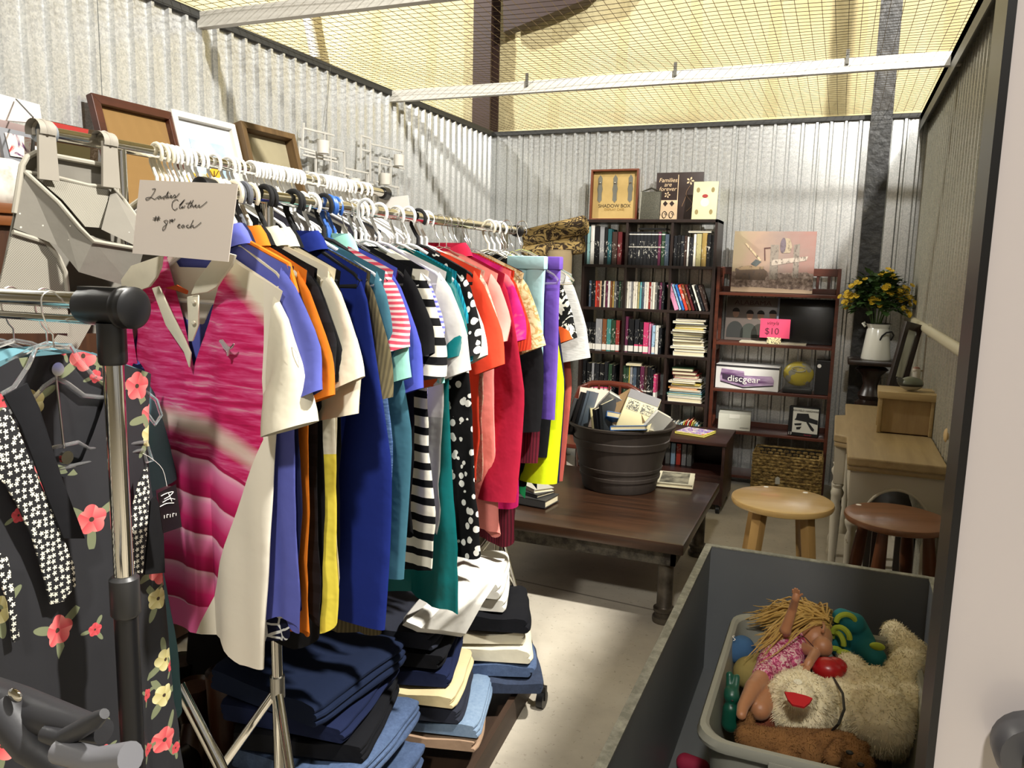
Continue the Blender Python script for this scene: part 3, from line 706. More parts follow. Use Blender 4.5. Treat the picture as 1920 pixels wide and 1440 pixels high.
def f_ditsy(g):
    v, x, y, z = g.xyz(); cmb = g.n('CombineXYZ'); g.put(cmb.inputs[0], x); g.put(cmb.inputs[1], z)
    vo = g.n('TexVoronoi'); vo.voronoi_dimensions = '2D'; vo.inputs['Scale'].default_value = 95; vo.inputs['Randomness'].default_value = .45; g.put(vo.inputs['Vector'], cmb.outputs[0])
    d = g.n('VectorMath', operation='SUBTRACT'); g.put(d.inputs[0], cmb.outputs[0]); g.put(d.inputs[1], vo.outputs['Position']); sp_ = g.n('SeparateXYZ'); g.put(sp_.inputs[0], d.outputs[0])
    ang = g.m('ARCTAN2', sp_.outputs[1], sp_.outputs[0]); ln = g.n('VectorMath', operation='LENGTH'); g.put(ln.inputs[0], d.outputs[0])
    return g.mix(g.lt(ln.outputs['Value'], g.m('MULTIPLY_ADD', g.m('ABSOLUTE', g.m('SINE', g.mul(ang, 2.5))), .0030, .0012)), '#111114', '#dfdbcb')
floralM = mat('black floral crepe', None, .75, fn=f_floral, bump=(8, .3, .01)); ditsyM = mat('black ditsy print', None, .8, fn=f_ditsy)
DL = Vector((-1.15, .885, 1.432)); DR = PI/2
dt = thing('floral_dress', 'black wrap dress printed with coral and cream flowers on a clear hanger', 'dress', DL, (0, 0, DR))
body_mesh(.19, .235, 1.12, .02, .012, 2.2, .09, .03, 60, 30, vneck=.17).build('body', floralM, dt)
DI = (Matrix.Translation(DL) @ Matrix.Rotation(DR, 4, 'Z')).inverted()
def ondress(pts, X, name, m_, th=.004): return MB().prism([DI @ p for p in poly_px(pts, X=X)], (0, th, 0)).build(name, m_, dt, bev=.0012)
ondress([(-30, 800), (10, 765), (35, 800), (55, 860), (85, 925), (110, 985), (140, 1060), (143, 1098), (120, 1128), (96, 1134), (84, 1085), (62, 1010), (35, 950), (8, 905), (-25, 890)], -1.112, 'lapel', ditsyM)
ondress([(262, 905), (276, 870), (281, 920), (276, 1000), (268, 1075), (242, 1072), (240, 1010), (250, 950)], -1.112, 'lapel', ditsyM)
ondress([(-10, 1035), (14, 1040), (27, 1100), (34, 1170), (38, 1200), (25, 1205), (16, 1130), (-5, 1075)], -1.112, 'lapel', ditsyM)
ondress([(8, 742), (52, 718), (75, 765), (118, 900), (160, 1010), (120, 1010), (85, 920), (40, 800)], -1.108, 'strap', C('#17171a'))
ondress([(272, 1078), (310, 1074), (306, 960), (292, 930), (283, 940)], -1.115, 'inner_panel', C('#121214'))
# swing tag
tgp = poly_px([(296, 925), (330, 908), (341, 988), (306, 1000)], X=-1.06)
tg = thing('swing_tag', 'black card swing tag with white print hanging off the floral dress', 'tag', tgp[0])
MB().prism([p-tgp[0] for p in tgp], (-.001, 0, 0)).build('card', plain('#150b0d', .3), tg)
strokes([[(302, 930), (312, 925), (325, 922), (318, 930), (308, 936)], [(305, 942), (318, 935), (328, 936)], [(300, 950), (312, 944), (326, 943)], [(316, 925), (322, 940)]], .0007, lambda a, b: at(a, b, X=-1.058)-tgp[0], 'print', M_['whitepaper'], tg)
strokes([[(308, 972), (308, 966)], [(313, 971), (313, 965), (316, 965)], [(319, 970), (319, 964)], [(324, 969), (324, 963), (327, 963)], [(330, 967), (330, 962)]], .0006, lambda a, b: at(a, b, X=-1.058)-tgp[0], 'print', M_['whitepaper'], tg)
strokes([[(313, 912), (305, 880), (285, 860), (268, 850)]], .0004, lambda a, b: at(a, b, X=-1.07)-tgp[0], 'string', M_['whitepaper'], tg)
# clear shaped hanger
ch = thing('hanger', 'clear plastic hanger with metal hook and clip, holding the floral dress', 'hanger', DL, (0, 0, DR))
MB().tube(hook(.0014, .017), .0014, 8).build('hook', M_['wire'], ch)
def plate(pts, th, r): 
    mb = MB()
    for a in range(1): mb.tube([(x, 0, z) for x, z in pts], r, 8)
    return mb
half = [(0, -.072), (.03, -.074), (.045, -.1), (.07, -.13), (.12, -.15), (.17, -.165), (.2, -.19), (.21, -.22), (.195, -.235), (.18, -.215), (.15, -.185), (.1, -.172), (.05, -.16), (.02, -.135), (0, -.125)]
plate(half+[(-x, z) for x, z in half[::-1]], 0, .0036).build('shoulder_bar', M_['clear'], ch)
MB().tube([(0, -.0, -.1), (.004, -.004, -.24)], .0018, 8).build('stem', M_['steel'], ch)
low = [(-.17, -.262), (-.05, -.25), (-.03, -.235), (.03, -.235), (.05, -.25), (.17, -.262), (.18, -.3), (.168, -.3), (.16, -.275), (.05, -.272), (-.05, -.272), (-.16, -.275), (-.168, -.3), (-.18, -.3), (-.17, -.262)]
MB().tube([(x, -.005, z) for x, z in low], .0032, 8).build('clip_bar', M_['clear'], ch)
MB().lathe([(.006, -.003), (.011, -.003), (.011, .003), (.006, .003)], 20, (0, -.004, -.11), ax='y').build('ring', M_['chrome'], ch)
MB().lathe([(.006, -.003), (.011, -.003), (.011, .003), (.006, .003)], 20, (.004, -.008, -.255), ax='y').build('ring', M_['chrome'], ch)
for X, L, h_, lab, nmg, sl, ex in ((-1.21, .86, C('#5b8088'), 'dusty teal sleeveless blouse with a pointed hem behind the floral dress', 'blouse', .22, dict(hw=.215, hem=.25, dip=.02)),
                      (-1.29, .9, C('#7fb3bf'), 'pale aqua top behind the clear hanger', 'top', .2, dict(hw=.2)), (-1.36, .9, C('#1a1a1d'), 'black top on the front rack next to the aqua one', 'top', .2, dict(hw=.2)),
                      (-1.43, .9, C('#2a3a44'), 'dark slate shirt deep on the front rack', 'shirt', .2, dict(hw=.2))):
    garment(nmg, lab, nmg, (X, .92, 1.432), PI/2+.03, h_, L=L, slen=sl, sang=8, amp=.012, **ex)
    hanger('clear', (X, .92, 1.432), PI/2+.03, 'clear plastic hanger holding the '+' '.join(lab.split()[:5]))
for i, X in enumerate((-1.49, -1.53, -1.56, -1.6, -1.66, -1.7, -1.75, -1.8)):
    hanger('wire', (X, .9, 1.436), PI/2+random.uniform(-.2, .2), 'silver wire hook hanger bunched on the front rack', 'wire hangers bunched on the front rack')
# ---------------------------------------------------------------- hanging fabric organiser on the taller rack
og0 = Vector((-1.485, 1.25, 1.745))
og = thing('hanging_organiser', 'grey fabric storage caddy with mesh pockets hanging from the taller rack', 'organiser', og0)
def oz(x, y, X): return at(x/4, 150+y/4, X=X)-og0
greyF = mat('grey spotted felt', None, .9, fn=lambda g: g.mix(g.lt(g.vor(42, None, rnd=.3), .085), '#77736a', '#c8c4b6'), bump=(30, .3, .003))
trimF = plain('#9c978a', .85)
meshF = mat('grey pocket mesh', None, .8, fn=lambda g: g.mix(g.m('MAXIMUM', g.band(g.add(g.xyz()[2], g.xyz()[3]), .0045, .3), g.band(g.m('SUBTRACT', g.xyz()[2], g.xyz()[3]), .0045, .3)), '#6a665c', '#979386'))
bp = [(165, 640), (200, 580), (270, 545), (790, 640), (850, 700), (880, 860), (1000, 1450), (980, 1900), (-120, 1900), (20, 1440), (110, 1000)]
MB().prism([oz(x, y, -1.50) for x, y in bp], (-.004, 0, 0)).build('back_panel', greyF, og)
MB().tube([oz(x, y, -1.495) for x, y in bp[-1:]+bp[:7]], .006, 8).build('trim', trimF, og)
XA, XB = -1.49, -1.37
tp = [(190, 690, XA), (420, 730, XA), (660, 790, XA), (840, 805, XA), (930, 900, XA-.0), (1060, 1080, -1.42), (1080, 1275, XB), (700, 1210, XB), (600, 1110, -1.39), (440, 920, -1.43)]
bt = [(110, 1110), (400, 1160)]
fr = MB()
A = [oz(*p) for p in ((190, 690, XA), (440, 920, -1.43), (700, 1210, XB), (590, 1440, -1.39), (430, 1240, -1.43), (100, 1110, XA))]
fr.add(A, [(0, 1, 4, 5), (1, 2, 3, 4)])
B = [oz(*p) for p in ((700, 1210, XB), (1080, 1275, XB), (1000, 1560, -1.39), (590, 1440, -1.39))]
fr.add(B, [(0, 1, 2, 3)])
D_ = [oz(*p) for p in ((840, 805, XA), (1060, 1080, -1.42), (1080, 1275, XB), (760, 1120, -1.45))]
fr.add(D_, [(0, 1, 2, 3)]); E_ = [oz(*p) for p in ((700, 1210, XB), (1080, 1275, XB), (1000, 1260, XA), (640, 1150, XA))]
fr.add(E_, [(0, 1, 2, 3)])
fr.build('pocket', greyF, og, smooth=False)
MB().prism([oz(*p) for p in ((260, 720, -1.488), (700, 800, -1.488), (820, 830, -1.488), (770, 1110, -1.47), (640, 1100, -1.46), (470, 900, -1.47))], (-.002, 0, 0)).build('mesh_panel', meshF, og)
MB().tube([oz(*p) for p in tp+tp[:1]], .0045, 8).build('trim', trimF, og)
MB().prism([oz(*p) for p in ((95, 1140, -1.47), (350, 1220, -1.46), (440, 1330, -1.45), (490, 1440, -1.45), (520, 1900, -1.45), (-80, 1900, -1.47), (20, 1440, -1.47))], (-.002, 0, 0)).build('mesh_pocket', meshF, og)
MB().tube([oz(*p) for p in ((95, 1140, -1.468), (350, 1220, -1.458), (440, 1330, -1.448), (490, 1440, -1.448), (520, 1700, -1.448))], .005, 8).build('trim', trimF, og)
MB().prism([oz(*p) for p in ((640, 1560, -1.455), (830, 1580, -1.455), (560, 2060, -1.455), (380, 2000, -1.455))], (-.002, 0, 0)).build('mesh_pocket', meshF, og)
for x0 in (300, 770):
    st = MB(); a = oz(x0+10, 440, -1.485); yy = a.y
    st.tube([(.0205*math.sin(b)*1, yy, .0205*math.cos(b)-.0) for b in [math.radians(k) for k in range(-110, 111, 20)]], .004, 8)
    q = [(.021, yy-.02, .008), (.021, yy+.02, .008), (.016, yy+.026, -.07), (.016, yy-.026, -.07)]
    arc = [[(.022*math.cos(b)-.0, y_, .022*math.sin(b)) for y_ in (yy-.018, yy+.018)] for b in [math.radians(k) for k in range(-20, 201, 20)]]
    st.add([p for pr in arc for p in pr], [(2*i, 2*i+1, 2*i+3, 2*i+2) for i in range(len(arc)-1)])
    st.prism([(.012, yy-.018, .0), (.012, yy+.018, .0), (.010, yy+.022, -.095), (.010, yy-.022, -.095)], (.006, 0, 0))
    st.build('hook', mat('grey hook plastic', '#958f84', .5), og)
# taped white paper at the far end of the taller rack
pp = poly_px([(712, 372), (765, 366), (771, 414), (744, 402), (708, 388)], Y=2.474)
solo(MB().prism([p-pp[0] for p in pp], (0, .001, 0)), 'paper_sheet', M_['whitepaper'], 'blank white paper sheet at the end of the taller rack', 'paper', loc=pp[0])
# ---------------------------------------------------------------- sideboard on the wall side, with frames leaning on the wall
hw_ = wood('chestnut wood', '#5a3318', '#7c4a25', 'y', .4)
hu = thing('sideboard', 'tall brown wooden sideboard under the leaning picture frames', 'cabinet', (-2.45, 2.4, 0))
MB().box(-.2, .2, -1.15, 1.25, 1.62, 1.65).build('top', hw_, hu, bev=.006)
MB().box(-.19, .17, -1.12, 1.22, .04, 1.62).build('body', wood('dark chestnut', '#2f1a0e', '#452815', 'z', .5), hu)
MB().box(-.195, .19, -1.135, 1.235, 1.585, 1.62).build('moulding', hw_, hu, bev=.008)
def frame(name, label, cat, quad, X0, lean, wdt, dep, fm, pm, glass=True, mat_=None, group=None, fancy=0):
    """quad: pixel corners TL TR BR BL of a frame leaning on the corrugated wall: bottom out, top at the wall"""
    tl = at(*quad[0], X=X0); tr_ = at(*quad[1], X=X0); zb = quad[2]
    Wd = tr_.y-tl.y; Hh = tl.z-zb; th = math.atan2(lean, Hh)
    t = thing(name, label, cat, (X0+lean, (tl.y+tr_.y)/2, zb), (0, -th, 0), group)
    Hl = Hh/math.cos(th); w2 = Wd/2
    for nm, p in (('frame', [(-w2, 0), (-w2, Hl), (-w2+wdt, Hl-wdt), (-w2+wdt, wdt)]), ('frame', [(w2, 0), (w2, Hl), (w2-wdt, Hl-wdt), (w2-wdt, wdt)]),
                  ('frame', [(-w2, Hl), (w2, Hl), (w2-wdt, Hl-wdt), (-w2+wdt, Hl-wdt)]), ('frame', [(-w2, 0), (w2, 0), (w2-wdt, wdt), (-w2+wdt, wdt)])):
        fr_ = MB().prism([(0, y, z) for y, z in p], (dep, 0, 0)); fr_.build('frame_rail', fm, t, smooth=False, bev=.003)
    MB().box(.002, .006, -w2+wdt*.5, w2-wdt*.5, wdt*.5, Hl-wdt*.5).build('backing', pm, t)
    if mat_:
        MB().box(.006, .009, -w2*mat_, w2*mat_, Hl*(.5-.5*mat_), Hl*(.5+.5*mat_)).build('picture', M_[mat_ and 'skypic'], t)
    return t, w2, Hl
M_['skypic'] = mat('pale blue print', None, .3, fn=lambda g: g.ramp(g.noise(7, None, 4), [(.35, '#9db6cc'), (.6, '#c5d3de'), (.8, '#e4e7e8')]))
frame('mirror_frame', 'large dark brown picture frame with bare tan backing leaning on the wall', 'picture frame', ((160, 178), (316, 222), 1.65), -2.64, .12, .035, .03, wood('walnut', '#3a1e14', '#51291b', 'y', .35), mat('tan backing', '#86683f', .3))
frame('picture_frame', 'white frame with a pale blue picture between two brown frames', 'picture frame', ((312, 207), (432, 240), 1.65), -2.635, .12, .028, .028, mat('white wood', '#dedbd2', .4), plain('#c9cdd0', .2), mat_=.55)
frame('picture_frame', 'deep rustic brown box frame with a beige board and small red sticker', 'picture frame', ((434, 232), (537, 262), 1.65), -2.635, .12, .03, .055, wood('rustic brown', '#4e3a20', '#6d5432', 'z', .6), mat('beige board', '#9c9378', .3))
solo(MB().lathe([(0, 0), (.012, 0), (.012, .001), (0, .001)], 16, ax='x'), 'price_sticker', plain('#d2453e', .6), 'round red price sticker in the corner of the rustic box frame', 'sticker', loc=at(458, 257, X=-2.585))
# white board and photo frame at the edge of the view
q = poly_px([(-60, 160), (75, 196), (80, 232), (-60, 220)], X=-2.45)
bd = thing('wall_plaque', 'white wooden plaque with a moulded lower edge hanging by a thin black cord', 'plaque', q[0])
MB().prism([p-q[0] for p in q], (-.02, 0, 0)).build('board', mat('blush white paint', '#d8cfca', .5), bd, bev=.002)
q2 = poly_px([(-60, 208), (82, 244), (84, 262), (-60, 232)], X=-2.42)
MB().prism([p-q[0] for p in q2], (-.03, 0, 0)).build('ledge', mat('mauve wood', '#8d7b78', .5), bd, bev=.004)
q3 = poly_px([(-60, 232), (84, 262), (80, 300), (-60, 290)], X=-2.45)
MB().prism([p-q[0] for p in q3], (-.02, 0, 0)).build('lower_board', mat('blush white paint', '#d8cfca', .5), bd)
MB().tube([at(30, 186, X=-2.44)-q[0], at(62, 220, X=-2.2)-q[0]], .0022, 6).build('cord', M_['ink'], bd)
q = poly_px([(-3, 237), (66, 252), (66, 308), (10, 304)], X=-2.38); pf = thing('photo_frame', 'grey photo frame showing a bright flowery picture', 'photo frame', q[0])
qi = poly_px([(9, 248), (59, 259), (56, 298), (20, 292)], X=-2.375)
MB().prism([p-q[0] for p in q], (-.015, 0, 0)).build('frame', plain('#83858a', .4), pf, bev=.002)
MB().prism([p-q[0] for p in qi], (-.002, 0, 0)).build('photo', mat('flower photo', None, .3, fn=lambda g: g.ramp(g.noise(22, None, 3, .6, 1), [(.36, '#5a3560'), (.45, '#e8d8d0'), (.56, '#f3eee6'), (.66, '#cc4a48')])), pf)
qq = at(12, 345, X=-2.3)
solo(MB().ball((0, 0, 0), (.05, .11, .075), 20, 14), 'cushion', mat('striped white knit', None, .9, fn=(lambda g: g.ramp(g.noise(20, None, 4), [(.4, '#dcd7cc'), (.6, '#b9b3a8'), (.7, '#c98a7e')]))), 'small white knitted cushion below the grey photo frame', 'cushion', loc=qq-Vector((0, 0, .0)))
# framed red ornament and butterfly print behind the hangers
q = poly_px([(72, 220), (186, 244), (184, 252), (74, 232)], X=-2.3)
orn = thing('ornate_frame', 'small ornate dark frame with a red mat behind the organiser', 'picture frame', q[0])
qa = poly_px([(74, 222), (186, 246), (182, 372), (78, 366)], X=-2.3)
MB().prism([p-q[0] for p in qa], (-.012, 0, 0)).build('frame', mat('carved bronze', '#3a2c1c', .5, .3, bump=(60, .8, .01)), orn, bev=.002)
qb = poly_px([(96, 228), (166, 243), (164, 256), (98, 243)], X=-2.295)
MB().prism([p-q[0] for p in qb], (-.002, 0, 0)).build('picture', plain('#9c2a25', .5), orn)
MB().prism([p-q[0] for p in poly_px([(92, 248), (170, 262), (168, 320), (94, 312)], X=-2.295)], (-.002, 0, 0)).build('mirror', mat('old mirror', '#7e7454', .12, .8), orn)
q = poly_px([(342, 318), (500, 350), (500, 400), (342, 400)], X=-2.2); bf = thing('canvas_print', 'canvas print with yellow butterflies behind the white hangers', 'picture', q[0])
MB().prism([p-q[0] for p in q], (-.02, 0, 0)).build('canvas', mat('leafy print', None, .7, fn=lambda g: g.ramp(g.noise(16, None, 4), [(.4, '#e6e3d4'), (.55, '#c9c8b4'), (.66, '#6d6d3e')])), bf)
for cx, cy in ((360, 335), (402, 326)):
    wgs = [(cx+11*math.cos(a)*(1+.3*math.cos(2*a)), cy+12*math.sin(a)) for a in (2*PI*j/16 for j in range(16))]
    MB().prism([p-q[0] for p in poly_px(wgs, X=-2.197)], (-.002, 0, 0)).build('butterfly', plain('#dca92c', .6), bf)
    strokes([[(cx-8, cy-6), (cx, cy+6), (cx+8, cy-6)], [(cx, cy-6), (cx, cy+10)]], .0012, lambda a, b: at(a, b, X=-2.194)-q[0], 'markings', M_['ink'], bf)

# two white metal candle grids on the wall
def sconce(label, rects, cups, loc):
    t = thing('candle_sconce', label, 'candle sconce', loc)
    L = Vector(loc)
    for r in rects:
        p = [at(x, y, X=-2.6)-L for x, y in r]
        MB().tube(p, .0065, 4).build('bar', mat('white grid metal', '#c9c7c0', .5) if 'grid' not in _mc else _mc['grid'], t)
    for x, y in cups:
        c = at(x, y, X=-2.56)-L
        MB().lathe([(0, -.035), (.03, -.035), (.032, .03), (.029, .03), (.027, -.03), (0, -.03)], 20, c).build('candle_cup', mat('frosted cup', '#d4d0c6', .4), t)
        MB().lathe([(0, 0), (.024, 0), (.024, .006), (0, .006)], 16, c+Vector((0, 0, .0))).build('candle', plain('#e4dccb', .6), t)
_mc['grid'] = mat('white grid metal', '#c6c4bd', .5)
S1 = [[(568, 240), (626, 254)], [(568, 240), (567, 275)], [(560, 276), (592, 285)], [(560, 276), (561, 325)], [(592, 285), (592, 338)], [(570, 284), (630, 298)], [(567, 290), (632, 304)], [(618, 278), (645, 284)], [(620, 280), (619, 330)], [(645, 284), (646, 345)], [(572, 322), (642, 335)], [(620, 318), (654, 328)], [(645, 315), (692, 325)], [(690, 325), (690, 352)], [(648, 332), (650, 352)], [(672, 340), (700, 346)], [(569, 240), (569, 230)], [(561, 325), (592, 330)], [(608, 250), (608, 275)]]
S2 = [[(676, 254), (696, 260)], [(677, 254), (676, 305)], [(694, 262), (694, 300)], [(696, 270), (756, 284)], [(754, 284), (756, 316)], [(694, 302), (758, 317)], [(712, 295), (732, 300)], [(712, 296), (711, 348)], [(732, 300), (733, 350)], [(705, 340), (742, 352)], [(720, 345), (748, 352)], [(676, 280), (694, 284)], [(747, 350), (747, 365)], [(694, 300), (694, 340)], [(733, 312), (733, 330)]]
sconce('white metal candle grid on the wall above the middle of the taller rack', S1, [(606, 275), (665, 345)], at(600, 290, X=-2.6))
sconce('white metal candle grid on the wall closer to the room corner', S2, [(748, 300), (722, 335)], at(715, 300, X=-2.6))
for x0, y0, x1, y1 in ((619, 126, 610, 245), (807, 196, 800, 290)):
    solo(MB().tube([Vector((0, 0, 0)), at(x1, y1, X=-2.64)-at(x0, y0, X=-2.64)], .0015, 5), 'hanging_wire', plain('#55534c', .5), 'thin grey wire hanging down the corrugated wall '+('to the first candle grid' if x0 < 700 else 'beyond the second candle grid'), 'wire', loc=at(x0, y0, X=-2.64))

# ---------------------------------------------------------------- folded trousers and jeans in heaps on the floor
def folded(label, m_, x, y, z, wx, wy, h, lay=3, rz=0, tilt=0, cat='jeans', name='folded_jeans', sag=.0, stitch=None):
    random.seed(int(abs(x*1000)+y*77+z*991)); ph = random.random()*9
    prof = []
    lh = h/lay
    for k in range(lay):
        zc = (k+.5)*lh
        for a in (-75, -40, 0, 40, 75):
            prof.append((wx/2-.012+.5*lh*1.05*math.cos(math.radians(a))+.006*math.sin(k*2.1+ph), zc+.5*lh*math.sin(math.radians(a))))
    top = [(wx/2*(1-2*i/8), h+.004*math.sin(i+ph)) for i in range(1, 8)]
    left = []
    for k in range(lay-1, -1, -1):
        zc = (k+.5)*lh
        for a in (75, 30, -30, -75): left.append((-wx/2+.01-.5*lh*math.cos(math.radians(a)), zc+.5*lh*math.sin(math.radians(a))))
    bot = [(-wx/2+wx*i/6, 0) for i in range(1, 6)]
    prof = prof+top+left+bot; rings = []; NY = 14
    for j in range(NY+1):
        u = -1+2*j/NY; yy = wy/2*u; e = (1-abs(u)**8*.10)
        rings.append([(px*(1-abs(u)**10*.06)+.008*mn.noise(Vector((pz*30, yy*9, ph))), yy, (pz*e+.010*mn.noise(Vector((px*9, yy*8, ph+pz*5)))*(pz/h)) - sag*((px/wx*2)**2+u*u)*(pz/h*0+1)+sag*0) for px, pz in prof])
    mb = MB().loft(rings)
    t = tag(mb.build(name, m_, None, True, 0, (x, y, z), (0, tilt, rz)), label, cat)
    return t
def denim(a, b): return mat('denim '+a, None, .9, fn=lambda g: g.mix(g.mul(g.noise(90, None, 4, .8), g.noise(7, None, 3)), a, b), bump=(220, .2, .001))
D1 = denim('#101624', '#3f506f'); D2 = denim('#1a2a47', '#6a82a8'); D3 = denim('#0b0e18', '#1c2338'); D4 = denim('#4c6480', '#9fb2c4')
NV = C('#131c3a'); NV2 = C('#101b33'); BK = C('#0c0d12'); WH = C('#e2dfd4'); CR = C('#cfc8b2'); TAN = C('#9a8069'); BR = C('#3a2a20'); BE = C('#c8b78d')
# heap nearest the camera
z = .0; yy = 1.66
for i, (lab, m_, wx, wy, h, dx, rz) in enumerate((
    ('faded blue jeans at the bottom of the heap beside the chrome tripod leg', D1, .50, .44, .07, .0, .05), ('mid blue jeans with pale seams low in the front heap', D2, .48, .42, .07, .02, -.08),
    ('dark jeans with bright stitched pockets in the front heap', D1, .47, .42, .06, -.02, .06), ('blue jeans with frayed white hems sticking out of the front heap', D2, .46, .40, .055, .03, -.04),
    ('blackish folded trousers below the navy pair', BK, .44, .38, .05, .0, .1), ('deep navy folded trousers under the top navy pair', NV, .44, .38, .05, -.02, .02), ('large navy folded trousers on top of the front heap', NV2, .45, .40, .06, -.03, -.12))):
    folded(lab, m_, -1.21+dx, yy, z, wx*.82, wy*.95, h*.95, 3, rz*1.6+.12, .03*(i > 3)); z += h*.95+.010
# middle heap
z = .10
for i, (lab, m_, wx, wy, h, dx, rz) in enumerate((
    ('tan folded trousers low in the middle heap', TAN, .42, .30, .035, .02, .3), ('pale washed jeans in the middle heap', D4, .42, .30, .035, .02, .28), ('dark navy jeans between pale and beige pairs', D3, .42, .3, .045, -.02, .3),
    ('beige folded trousers poking out of the middle heap', BE, .4, .3, .035, -.03, .25), ('rolled edge indigo trousers in the middle heap', NV, .4, .3, .05, -.05, .35), ('black jeans with a tan leather patch near the top of the middle heap', BK, .4, .3, .05, -.07, .28), ('charcoal blue trousers topping the middle heap', D3, .42, .32, .05, -.10, .2))):
    folded(lab, m_, -1.13+dx+random.uniform(-.02, .02), 2.02+random.uniform(-.02, .02), z, wx, wy, h, 3, rz, .03, 'jeans' if 'jeans' in lab else 'trousers', 'folded_jeans' if 'jeans' in lab else 'folded_trousers'); z += h+.008
# heap by the table
z = .12
for i, (lab, m_, wx, wy, h, dx, rz) in enumerate((
    ('blue jeans sticking out lowest beside the small caster wheel', D1, .36, .30, .04, .06, .5), ('dark blue jeans with stitched hems under the white stack', D2, .36, .28, .04, .03, .45), ('off white folded trousers with doubled edges', CR, .36, .28, .045, .02, .4),
    ('cream folded trousers resting on the off white pair', CR, .34, .28, .04, .0, .5), ('black folded trousers between two white pairs', BK, .34, .28, .05, .02, .4), ('white folded garment with a small red mark', WH, .33, .27, .04, -.05, .35), ('bright white folded garment with a bag like loop on top', WH, .36, .3, .06, -.08, .3))):
    folded(lab, m_, -1.08+dx, 2.35, z, wx, wy, h, 2, rz, .05, 'jeans' if 'jeans' in lab else 'trousers', 'folded_jeans' if 'jeans' in lab else 'folded_trousers'); z += h+.010
# white linen garment slumped over the top
le = [(765, 1150, -1.08), (762, 1165, -1.04), (790, 1178, -1.0), (830, 1182, -.98), (872, 1188, -.96)]
mi = [(800, 1110, -1.10), (812, 1115, -1.03), (835, 1120, -.98), (870, 1128, -.95), (905, 1130, -.93)]
mj = [(835, 1068, -1.12), (850, 1075, -1.05), (872, 1082, -1.0), (900, 1088, -.96), (930, 1092, -.93)]
hi = [(862, 1030, -1.14), (878, 1036, -1.08), (900, 1042, -1.04), (925, 1046, -1.0), (948, 1048, -.96)]
rows_ = [[at(x, y, X=X) for x, y, X in r] for r in (le, mi, mj, hi)]; c0 = rows_[1][2]; g_ = []
NU_, NV_ = 24, 20
for i in range(NV_+1):
    f_ = i/NV_*3; a_ = min(2, int(f_)); q = f_-a_; rw = []
    for j in range(NU_+1):
        h_ = j/NU_*4; b_ = min(3, int(h_)); u_ = h_-b_
        A1 = rows_[a_][b_].lerp(rows_[a_][b_+1], u_); B1 = rows_[a_+1][b_].lerp(rows_[a_+1][b_+1], u_); p = A1.lerp(B1, q)-c0
        ed = min(i, NV_-i, j, NU_-j)/4
        rw.append(p+Vector((.7, -.5, .3))*(.012*mn.noise(Vector((j*.35, i*.12, 2)))+.018*min(1, ed)))
    g_.append(rw)
ln = MB().loft(g_, False, False); ln.loft([[p+Vector((-.03, .03, -.03)) for p in r] for r in g_], False, False)
bd_ = [g_[0][j] for j in range(NU_+1)]+[g_[i][NU_] for i in range(1, NV_+1)]+[g_[NV_][j] for j in range(NU_-1, -1, -1)]+[g_[i][0] for i in range(NV_-1, -1, -1)]
ln.loft([bd_, [p+Vector((-.03, .03, -.03)) for p in bd_]], False, False)
solo(ln, 'folded_blouse', C('#e4e1d8'), 'crumpled white linen garment slumped over the heap below the teal dress', 'blouse', loc=c0)
bs = MB().box(-.26, .26, -.36, .36, 0, .018).box(-.26, -.24, -.36, .36, .018, .09).box(.24, .26, -.36, .36, .018, .09)
solo(bs, 'low_shelf', wood('brown board', '#2c1e14', '#3d2b1d', 'y', .6), 'low brown board shelf lifting the middle and far heaps off the floor', 'shelf', loc=(-1.14, 2.17, 0), rot=(0, 0, .08), smooth=False)
bl = MB().box(-.22, .22, -.3, .3, 0, .012)
tor = MB().tube([(.0, .055*math.cos(a), .06+.055*math.sin(a)) for a in (2*PI*j/24 for j in range(25))], .006, 8)
solo(tor, 'caster_wheel', M_['blackplastic'], 'upright black wheel rim beside the white trousers', 'wheel', loc=(-.94, 2.55, 0), rot=(0, 0, .4))
tor = MB().tube([(.0, .03*math.cos(a), .037+.03*math.sin(a)) for a in (2*PI*j/20 for j in range(21))], .007, 8).ball((0, 0, .037), (.01, .018, .018))
solo(tor, 'caster_wheel', M_['blackplastic'], 'small black caster wheel on the floor below the jeans heap', 'wheel', loc=(-.95, 2.58, 0), rot=(0, 0, 1.2))
